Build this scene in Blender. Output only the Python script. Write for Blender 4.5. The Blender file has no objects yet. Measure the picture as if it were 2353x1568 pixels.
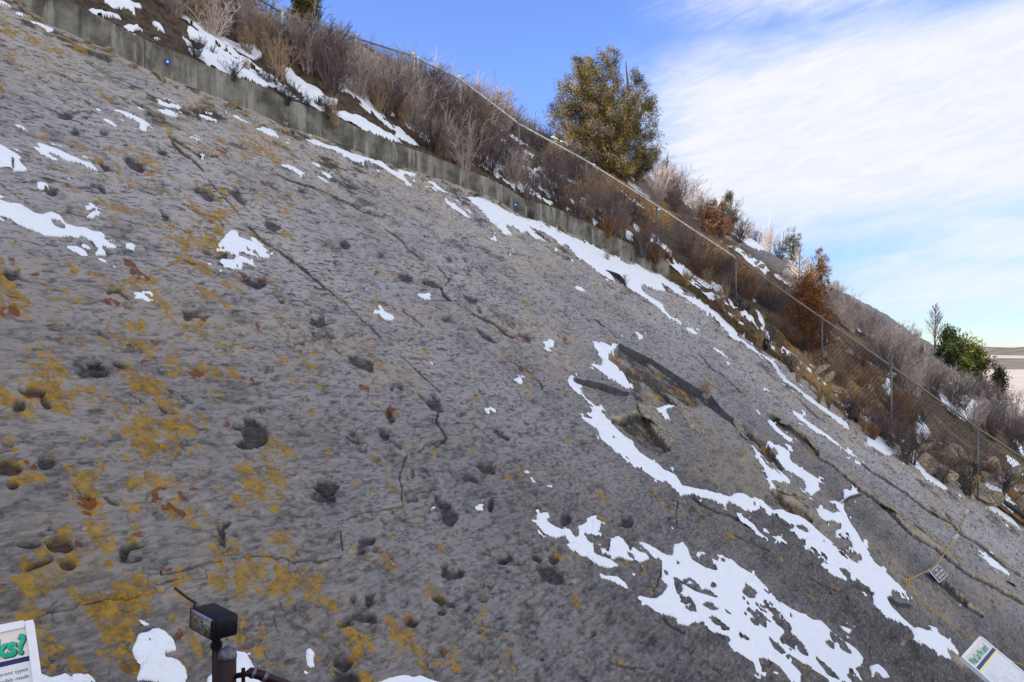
import bpy, bmesh, math, random
import numpy as np
from mathutils import Vector, Matrix
random.seed(7); RNG = np.random.RandomState(11)
S = bpy.context.scene
# ------------------------------------------------------------------ camera, world, sun, exposure
F = 1800.0; UC = 1176.5; VC = 796.0          # lens of the photograph in its own pixels (2353 x 1568)
cd = bpy.data.cameras.new('camera'); cam = bpy.data.objects.new('camera', cd); S.collection.objects.link(cam)
cam.location = (0, 0, 0); cam.rotation_euler = (math.radians(90), 0, 0)
cd.sensor_width = 36; cd.lens = 36 * F / 2353; cd.shift_y = 12 / 2353; cd.clip_end = 60000; cd.clip_start = 0.05
S.camera = cam
S.view_settings.view_transform = 'Standard'; S.view_settings.look = 'None'; S.view_settings.exposure = 0.9
SUN_EL = math.radians(25); SUN_DIR = Vector((-0.97, -0.24, 0)).normalized() * math.cos(SUN_EL) + Vector((0, 0, math.sin(SUN_EL)))
sl = bpy.data.lights.new('sun', 'SUN'); so = bpy.data.objects.new('sun', sl); S.collection.objects.link(so)
sl.energy = 3.8; sl.angle = math.radians(0.5); sl.color = (1, 0.9, 0.76)
so.rotation_euler = SUN_DIR.to_track_quat('Z', 'Y').to_euler()
W = bpy.data.worlds.new('World'); S.world = W; W.use_nodes = True
wt = W.node_tree; wn = wt.nodes; wn.clear(); wl = wt.links
def N(t, ty, **kw):
    n = t.nodes.new(ty)
    for k, v in kw.items():
        if k in ('operation', 'blend_type', 'data_type', 'feature', 'noise_dimensions', 'sky_type', 'sun_disc', 'attribute_name', 'interpolation_type', 'clamp', 'vector_type', 'distance'):
            setattr(n, k, v)
    return n
def math_(t, op, a, b=None, c=None, clamp=False):
    n = t.nodes.new('ShaderNodeMath'); n.operation = op; n.use_clamp = clamp
    for i, v in enumerate((a, b, c)):
        if v is None: continue
        if isinstance(v, (int, float)): n.inputs[i].default_value = v
        else: t.links.new(v, n.inputs[i])
    return n.outputs[0]
def mix_(t, f, a, b, mode='MIX'):
    n = t.nodes.new('ShaderNodeMix'); n.data_type = 'RGBA'; n.blend_type = mode
    for s, v in ((n.inputs[0], f), (n.inputs[6], a), (n.inputs[7], b)):
        if isinstance(v, (int, float)): s.default_value = v
        elif isinstance(v, (tuple, list)): s.default_value = (*v[:3], 1)
        else: t.links.new(v, s)
    return n.outputs[2]
def ramp_(t, v, lo, hi, smooth=True):
    n = t.nodes.new('ShaderNodeMapRange'); n.interpolation_type = 'SMOOTHSTEP' if smooth else 'LINEAR'
    t.links.new(v, n.inputs[0])
    for i, q in ((1, lo), (2, hi)):
        if isinstance(q, (int, float)): n.inputs[i].default_value = q
        else: t.links.new(q, n.inputs[i])
    return n.outputs[0]
def noise_(t, vec, scale, detail=4, rough=0.55, dist=0.0):
    n = t.nodes.new('ShaderNodeTexNoise'); n.inputs['Scale'].default_value = scale
    n.inputs['Detail'].default_value = detail; n.inputs['Roughness'].default_value = rough; n.inputs['Distortion'].default_value = dist
    if vec is not None: t.links.new(vec, n.inputs['Vector'])
    return n.outputs[0]
sky = wn.new('ShaderNodeTexSky'); sky.sky_type = 'NISHITA'; sky.sun_disc = False
sky.sun_elevation = SUN_EL; sky.sun_rotation = math.atan2(SUN_DIR.x, SUN_DIR.y); sky.altitude = 1900; sky.ozone_density = 1.6; sky.dust_density = 0.4
tc = wn.new('ShaderNodeTexCoord'); sep = wn.new('ShaderNodeSeparateXYZ'); wl.new(tc.outputs['Generated'], sep.inputs[0])
X, Y, Z = sep.outputs
az = math_(wt, 'ARCTAN2', X, Y); el = math_(wt, 'ARCSINE', Z)
cmb = wn.new('ShaderNodeCombineXYZ'); wl.new(math_(wt, 'MULTIPLY', az, 2.2), cmb.inputs[0])
wl.new(math_(wt, 'ADD', math_(wt, 'MULTIPLY', el, 9.0), math_(wt, 'MULTIPLY', az, -2.0)), cmb.inputs[1])
n1 = noise_(wt, cmb.outputs[0], 1.6, 6, 0.62, 0.6); n2 = noise_(wt, cmb.outputs[0], 7.0, 6, 0.6, 1.2)
# layered cirrus: a lower broad bank and an upper veil, both on the right of the ridge
def dirband(a0, a1, e_of_a, width, soft):       # bank centred on elevation line e = c0 + c1*az
    c0, c1 = e_of_a
    d = math_(wt, 'ABSOLUTE', math_(wt, 'SUBTRACT', el, math_(wt, 'ADD', c0, math_(wt, 'MULTIPLY', az, c1))))
    b = math_(wt, 'SUBTRACT', 1, ramp_(wt, math_(wt, 'ADD', d, math_(wt, 'MULTIPLY', math_(wt, 'SUBTRACT', n1, 0.5), -0.11)), width, width + soft))
    return math_(wt, 'MULTIPLY', b, ramp_(wt, math_(wt, 'ADD', az, math_(wt, 'MULTIPLY', math_(wt, 'SUBTRACT', n2, 0.5), 0.10)), a0, a1))
bank = dirband(0.10, 0.25, (0.225, 0.05), 0.068, 0.085)
veil = dirband(0.13, 0.34, (0.425, 0.00), 0.022, 0.05)
low = dirband(0.32, 0.52, (0.060, 0.02), 0.005, 0.045)
low2 = dirband(0.40, 0.56, (0.118, 0.00), 0.014, 0.03)
rest = math_(wt, 'MULTIPLY', ramp_(wt, n1, 0.30, 0.62), ramp_(wt, az, 0.62, 1.0))            # unseen clouds added at right to neutralise the light on the slab
back = math_(wt, 'MULTIPLY', ramp_(wt, n1, 0.28, 0.60), ramp_(wt, math_(wt, 'MULTIPLY', Y, -1), 0.0, 0.4))   # and more added behind, for the same light
cl = math_(wt, 'MAXIMUM', math_(wt, 'MULTIPLY', bank, math_(wt, 'ADD', 0.86, math_(wt, 'MULTIPLY', n2, 0.2))), math_(wt, 'MULTIPLY', veil, math_(wt, 'ADD', 0.35, math_(wt, 'MULTIPLY', n2, 0.7))))
cl = math_(wt, 'MAXIMUM', cl, math_(wt, 'MULTIPLY', low, 0.75)); cl = math_(wt, 'MAXIMUM', cl, math_(wt, 'MULTIPLY', low2, 0.75))
cl = math_(wt, 'MAXIMUM', cl, math_(wt, 'MULTIPLY', math_(wt, 'MAXIMUM', rest, back), 0.9), clamp=True)
tint = mix_(wt, 1.0, sky.outputs[0], mix_(wt, ramp_(wt, el, 0.0, 0.34), (.44, .50, .63), (.93, 1.03, 1.46)), 'MULTIPLY')
shade_cloud = mix_(wt, ramp_(wt, n2, .3, .7), (3.9, 4.05, 4.35), (4.25, 4.3, 4.45)); far_ = ramp_(wt, math_(wt, 'MAXIMUM', az, math_(wt, 'MULTIPLY', Y, -3)), .75, 1.1)
col = mix_(wt, cl, tint, mix_(wt, far_, shade_cloud, (6.8, 6.8, 6.7)))  # the added unseen clouds are brighter than the visible bank
bg = wn.new('ShaderNodeBackground'); wl.new(col, bg.inputs[0]); bg.inputs[1].default_value = 0.12
wo = wn.new('ShaderNodeOutputWorld'); wl.new(bg.outputs[0], wo.inputs[0])

# ------------------------------------------------------------------ helpers
COL = S.collection
def tag(o, label=None, cat=None, group=None, kind=None):
    if label: o['label'] = label
    if cat: o['category'] = cat
    if group: o['group'] = group
    if kind: o['kind'] = kind
    return o
def empty(name, loc=(0, 0, 0), rz=0.0):
    o = bpy.data.objects.new(name, None); COL.objects.link(o); o.location = loc; o.rotation_euler = (0, 0, rz); o.empty_display_size = 0.2; return o
def link(name, me, parent=None, mat=None):
    o = bpy.data.objects.new(name, me); COL.objects.link(o)
    if parent is not None: o.parent = parent
    if mat is not None and not me.materials: me.materials.append(mat)
    return o
def npmesh(name, V, Fc, smooth=True):
    V = np.asarray(V, dtype=np.float32); Fc = np.asarray(Fc, dtype=np.int32); k = Fc.shape[1]
    me = bpy.data.meshes.new(name); me.vertices.add(len(V)); me.vertices.foreach_set('co', V.ravel())
    me.loops.add(Fc.size); me.loops.foreach_set('vertex_index', Fc.ravel())
    me.polygons.add(len(Fc)); me.polygons.foreach_set('loop_start', np.arange(len(Fc), dtype=np.int32) * k)
    try: me.polygons.foreach_set('loop_total', np.full(len(Fc), k, dtype=np.int32))
    except Exception: pass
    me.polygons.foreach_set('use_smooth', np.full(len(Fc), smooth, dtype=bool))
    me.update(calc_edges=True); me.validate(); return me
def vattr(me, name, arr):
    a = me.color_attributes.new(name, 'FLOAT_COLOR', 'POINT'); c = np.ones((len(me.vertices), 4), np.float32); c[:, :arr.shape[1]] = arr
    a.data.foreach_set('color', c.ravel())
class MB:                                        # collects tubes and boxes into one mesh
    def __init__(s): s.V = []; s.F = []; s.n = 0; s.C = []
    def add(s, V, Fc, c=None):
        V = np.asarray(V, float).reshape(-1, 3); s.V.append(V); s.F += [tuple(i + s.n for i in f) for f in Fc]; s.n += len(V)
        s.C += [c or (1, 1, 1)] * len(V)
    def tube(s, pts, r, k=6, caps=True, c=None):
        pts = [Vector(p) for p in pts]; n = len(pts); rs = r if isinstance(r, (list, tuple)) else [r] * n
        V = []; up = None
        for i, p in enumerate(pts):
            d = (pts[min(i + 1, n - 1)] - pts[max(i - 1, 0)]).normalized()
            a = up if up is not None else (Vector((0, 0, 1)) if abs(d.z) < 0.9 else Vector((1, 0, 0)))
            e1 = d.cross(a).normalized(); e2 = e1.cross(d).normalized(); up = e2
            for j in range(k):
                t = 2 * math.pi * j / k; V.append(p + (e1 * math.cos(t) + e2 * math.sin(t)) * rs[i])
        Fc = []
        for i in range(n - 1):
            for j in range(k):
                a = i * k + j; b = i * k + (j + 1) % k; Fc.append((a, b, b + k, a + k))
        if caps: Fc.append(tuple(range(k))[::-1]); Fc.append(tuple(range((n - 1) * k, n * k)))
        s.add(V, Fc, c)
    def box(s, o, ex, ey, ez, c=None):            # o corner, three edge vectors
        o, ex, ey, ez = map(Vector, (o, ex, ey, ez)); V = [o + ex * a + ey * b + ez * d for d in (0, 1) for b in (0, 1) for a in (0, 1)]
        s.add(V, [(0, 2, 3, 1), (4, 5, 7, 6), (0, 1, 5, 4), (2, 6, 7, 3), (0, 4, 6, 2), (1, 3, 7, 5)], c)
    def mesh(s, name, smooth=False, color=False):
        me = bpy.data.meshes.new(name); me.from_pydata([tuple(v) for v in np.concatenate(s.V)], [], s.F)
        if smooth: me.polygons.foreach_set('use_smooth', [True] * len(me.polygons))
        if color: vattr(me, 'tint', np.array(s.C, np.float32))
        me.update(); return me
    def build(s, name, mat, parent=None, smooth=False, color=False, bevel=0):
        me = s.mesh(name, smooth, color); o = link(name, me, parent, mat)
        if bevel:
            m = o.modifiers.new('bevel', 'BEVEL'); m.width = bevel; m.segments = 2; m.limit_method = 'ANGLE'
        return o
def smooth01(x, a, b):
    t = np.clip((x - a) / (b - a), 0, 1); return t * t * (3 - 2 * t)
RT = RNG.rand(32, 256, 256).astype(np.float32)
def vn(x, y, s):
    xi = np.floor(x).astype(np.int64); yi = np.floor(y).astype(np.int64); fx = (x - xi).astype(np.float32); fy = (y - yi).astype(np.float32)
    fx = fx * fx * fx * (fx * (fx * 6 - 15) + 10); fy = fy * fy * fy * (fy * (fy * 6 - 15) + 10)
    T = RT[s % 32]; a, b, c, d = xi & 255, (xi + 1) & 255, yi & 255, (yi + 1) & 255
    return (T[a, c] * (1 - fx) + T[b, c] * fx) * (1 - fy) + (T[a, d] * (1 - fx) + T[b, d] * fx) * fy - 0.5
def fbm(x, y, sc, o, s, g=0.5):
    r = 0; a = 1
    for i in range(o):
        r = r + a * vn(x / sc * 2 ** i + 17.3 * i + s, y / sc * 2 ** i - 9.1 * i, s + i); a *= g
    return r
# ------------------------------------------------------------------ the dip plane and the terrain
KX, KY, H0, HH = 0.70, 0.45, 5.0, 4.57          # z = -h - KX x + KY y ; HH is the hillside, level with the wall's top
def site(u, v, h=H0):
    a = (u - UC) / F; b = (VC - v) / F; t = h / (KY - KX * a - b); return Vector((a * t, t, b * t))
def gz(x, y): return -1.7 - 0.218 * x - 0.162 * y                       # the path along the foot
CREST = [(-3, 17), (-0.55, 17), (-.265, 19), (.041, 30.6), (.18, 39), (.291, 42), (.402, 52), (.4575, 58), (.52, 60), (.5964, 56), (.66, 52), (1.2, 45)]
cx_, cy_ = np.array(CREST).T
# slab's upper edge (wall base, then the edge of the soil), traced on the dip plane
EDGE = [(-260, -150), (0, -30), (40, 10), (77, 32), (110, 57), (150, 72), (187, 90), (233, 110), (283, 135), (333, 160), (383, 180), (450, 203), (517, 230), (583, 253), (650, 283), (700, 300), (760, 320),
        (784, 330), (834, 353), (884, 372), (934, 390), (1000, 410), (1067, 437), (1117, 453), (1167, 477), (1200, 500), (1250, 513), (1284, 523), (1324, 543), (1367, 560), (1407, 580), (1450, 600), (1484, 616), (1517, 630), (1538, 641),
        (1600, 680), (1690, 762), (1740, 800), (1800, 838), (1870, 890), (1930, 945), (2010, 1003), (2080, 1035), (2150, 1075), (2240, 1135), (2353, 1212), (2480, 1290), (2700, 1430)]
EW = np.array([site(u, v)[:2] for u, v in EDGE])
def edge_sd(x, y):                                # signed distance in plan, >0 on the hill side
    best = np.full(x.shape, 1e9); sg = np.zeros(x.shape)
    for (ax, ay), (bx, by) in zip(EW[:-1], EW[1:]):
        dx, dy = bx - ax, by - ay; L = dx * dx + dy * dy
        t = np.clip(((x - ax) * dx + (y - ay) * dy) / L, 0, 1); d = np.hypot(x - ax - t * dx, y - ay - t * dy)
        c = dx * (y - ay) - dy * (x - ax); m = d < best; best = np.where(m, d, best); sg = np.where(m, np.sign(c), sg)
    return best * sg
WALL_END = np.array(site(1538, 641)[:2]); EDIR = np.array([0.54, 0.84])
def hill_h(x, y, detail=True):                    # hillside height
    a = x / y; q = np.maximum(y - np.interp(a, cx_, cy_), 0)
    z = -HH - KX * x + KY * y - 0.95 * q * q / (q + 4)
    w = smooth01((x - WALL_END[0]) * 0.6 + (y - WALL_END[1]) * 0.8, -0.5, 1.5)    # past the wall's end the soil lies lower
    z = z - 0.33 * w * smooth01(-edge_sd(x, y), -2.5, 0)
    if detail:
        k = smooth01(edge_sd(x, y), 0.1, 1.4)
        z = z + k * (fbm(x, y, 3.2, 3, 5) * 0.55 + fbm(x, y, 0.6, 3, 9) * 0.16) + fbm(x, y, 0.15, 2, 12) * 0.05
    return z
def hz(x, y): return float(hill_h(np.array([x]), np.array([y]))[0])
# ------------------------------------------------------------------ maps traced on the plane (stored on the photo-rectified grid of the plane)
M0 = 200; MW, MHh = 2353 + 2 * M0, 1568 + 2 * M0
TO = {'A': (0, 0), 'B': (784, 0), 'C': (1568, 0), 'D': (0, 523), 'E': (784, 523), 'F': (1568, 523), 'G': (0, 1045), 'H': (784, 1045), 'I': (1568, 1045)}
def conv(s):
    out = []
    for ln in s.strip().split('\n'):
        ln = ln.strip()
        if not ln: continue
        t, r = ln[0], ln[1:]; v = [float(q) for q in r.replace(',', ' ').split()]
        ox, oy = TO[t]; out.append([(v[i] / 3 + ox, v[i + 1] / 3 + oy) for i in range(0, len(v), 2)])
    return out
def raster(polys, hole=()):
    M = np.zeros((MHh, MW), np.float32)
    def fill(p, val):
        P = np.array(p) + M0; x0, y0 = np.floor(P.min(0)).astype(int) - 1; x1, y1 = np.ceil(P.max(0)).astype(int) + 2
        x0, y0 = max(x0, 0), max(y0, 0); x1, y1 = min(x1, MW), min(y1, MHh)
        if x1 <= x0 or y1 <= y0: return
        gx, gy = np.meshgrid(np.arange(x0, x1) + .5, np.arange(y0, y1) + .5); ins = np.zeros(gx.shape, bool)
        for (ax, ay), (bx, by) in zip(P, np.roll(P, -1, 0)):
            if ay == by: continue
            ins ^= ((ay > gy) != (by > gy)) & (gx < (bx - ax) * (gy - ay) / (by - ay) + ax)
        M[y0:y1, x0:x1][ins] = val
    for p in polys: fill(p, 1)
    for p in hole: fill(p, 0)
    return M
def blur(M, r):
    r = int(r)
    for ax in (0, 1):
        for _ in range(2):
            c = np.cumsum(np.pad(M, [(r + 1, r) if a == ax else (0, 0) for a in (0, 1)], mode='edge'), axis=ax, dtype=np.float64)
            n = M.shape[ax]; M = ((np.take(c, np.arange(2 * r + 1, 2 * r + 1 + n), ax) - np.take(c, np.arange(0, n), ax)) / (2 * r + 1)).astype(np.float32)
    return M
def lines(pls):                                   # (points, half width) -> soft groove map
    M = np.zeros((MHh, MW), np.float32)
    for p, w in pls:
        P = np.array(p) + M0
        for i, ((ax, ay), (bx, by)) in enumerate(zip(P[:-1], P[1:])):
            k = 4 * w + 3; x0, x1 = int(max(min(ax, bx) - k, 0)), int(min(max(ax, bx) + k, MW)); y0, y1 = int(max(min(ay, by) - k, 0)), int(min(max(ay, by) + k, MHh))
            if x1 <= x0 or y1 <= y0: continue
            gx, gy = np.meshgrid(np.arange(x0, x1), np.arange(y0, y1)); dx, dy = bx - ax, by - ay
            t = np.clip(((gx - ax) * dx + (gy - ay) * dy) / (dx * dx + dy * dy + 1e-6), 0, 1); d = np.hypot(gx - ax - t * dx, gy - ay - t * dy)
            M[y0:y1, x0:x1] = np.maximum(M[y0:y1, x0:x1], np.exp(-(d / w) ** 2))
    return M
def samp(M, u, v):
    u = np.clip(u + M0 - .5, 0, MW - 2.001); v = np.clip(v + M0 - .5, 0, MHh - 2.001); ui = u.astype(int); vi = v.astype(int); fu = u - ui; fv = v - vi
    return (M[vi, ui] * (1 - fu) + M[vi, ui + 1] * fu) * (1 - fv) + (M[vi + 1, ui] * (1 - fu) + M[vi + 1, ui + 1] * fu) * fv
def mapuv(x, y, h):                               # plane position -> traced map position
    z = -h - KX * x + KY * y; return UC + F * x / y, VC - F * z / y
def ells(s):
    out = []
    for ln in s.strip().split('\n'):
        ln = ln.strip()
        if not ln: continue
        t = ln[0]; ox, oy = TO[t]
        for e in ln[1:].split(';'):
            v = [float(q) for q in e.replace(',', ' ').split()]
            if len(v) < 4: continue
            cx, cy, rx, ry = v[:4]; an = math.radians(v[4] if len(v) > 4 else 0)
            out.append([((cx + rx * math.cos(k * .524) * math.cos(an) - ry * math.sin(k * .524) * math.sin(an)) / 3 + ox, (cy + rx * math.cos(k * .524) * math.sin(an) + ry * math.sin(k * .524) * math.cos(an)) / 3 + oy) for k in range(12)])
    return out
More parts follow.
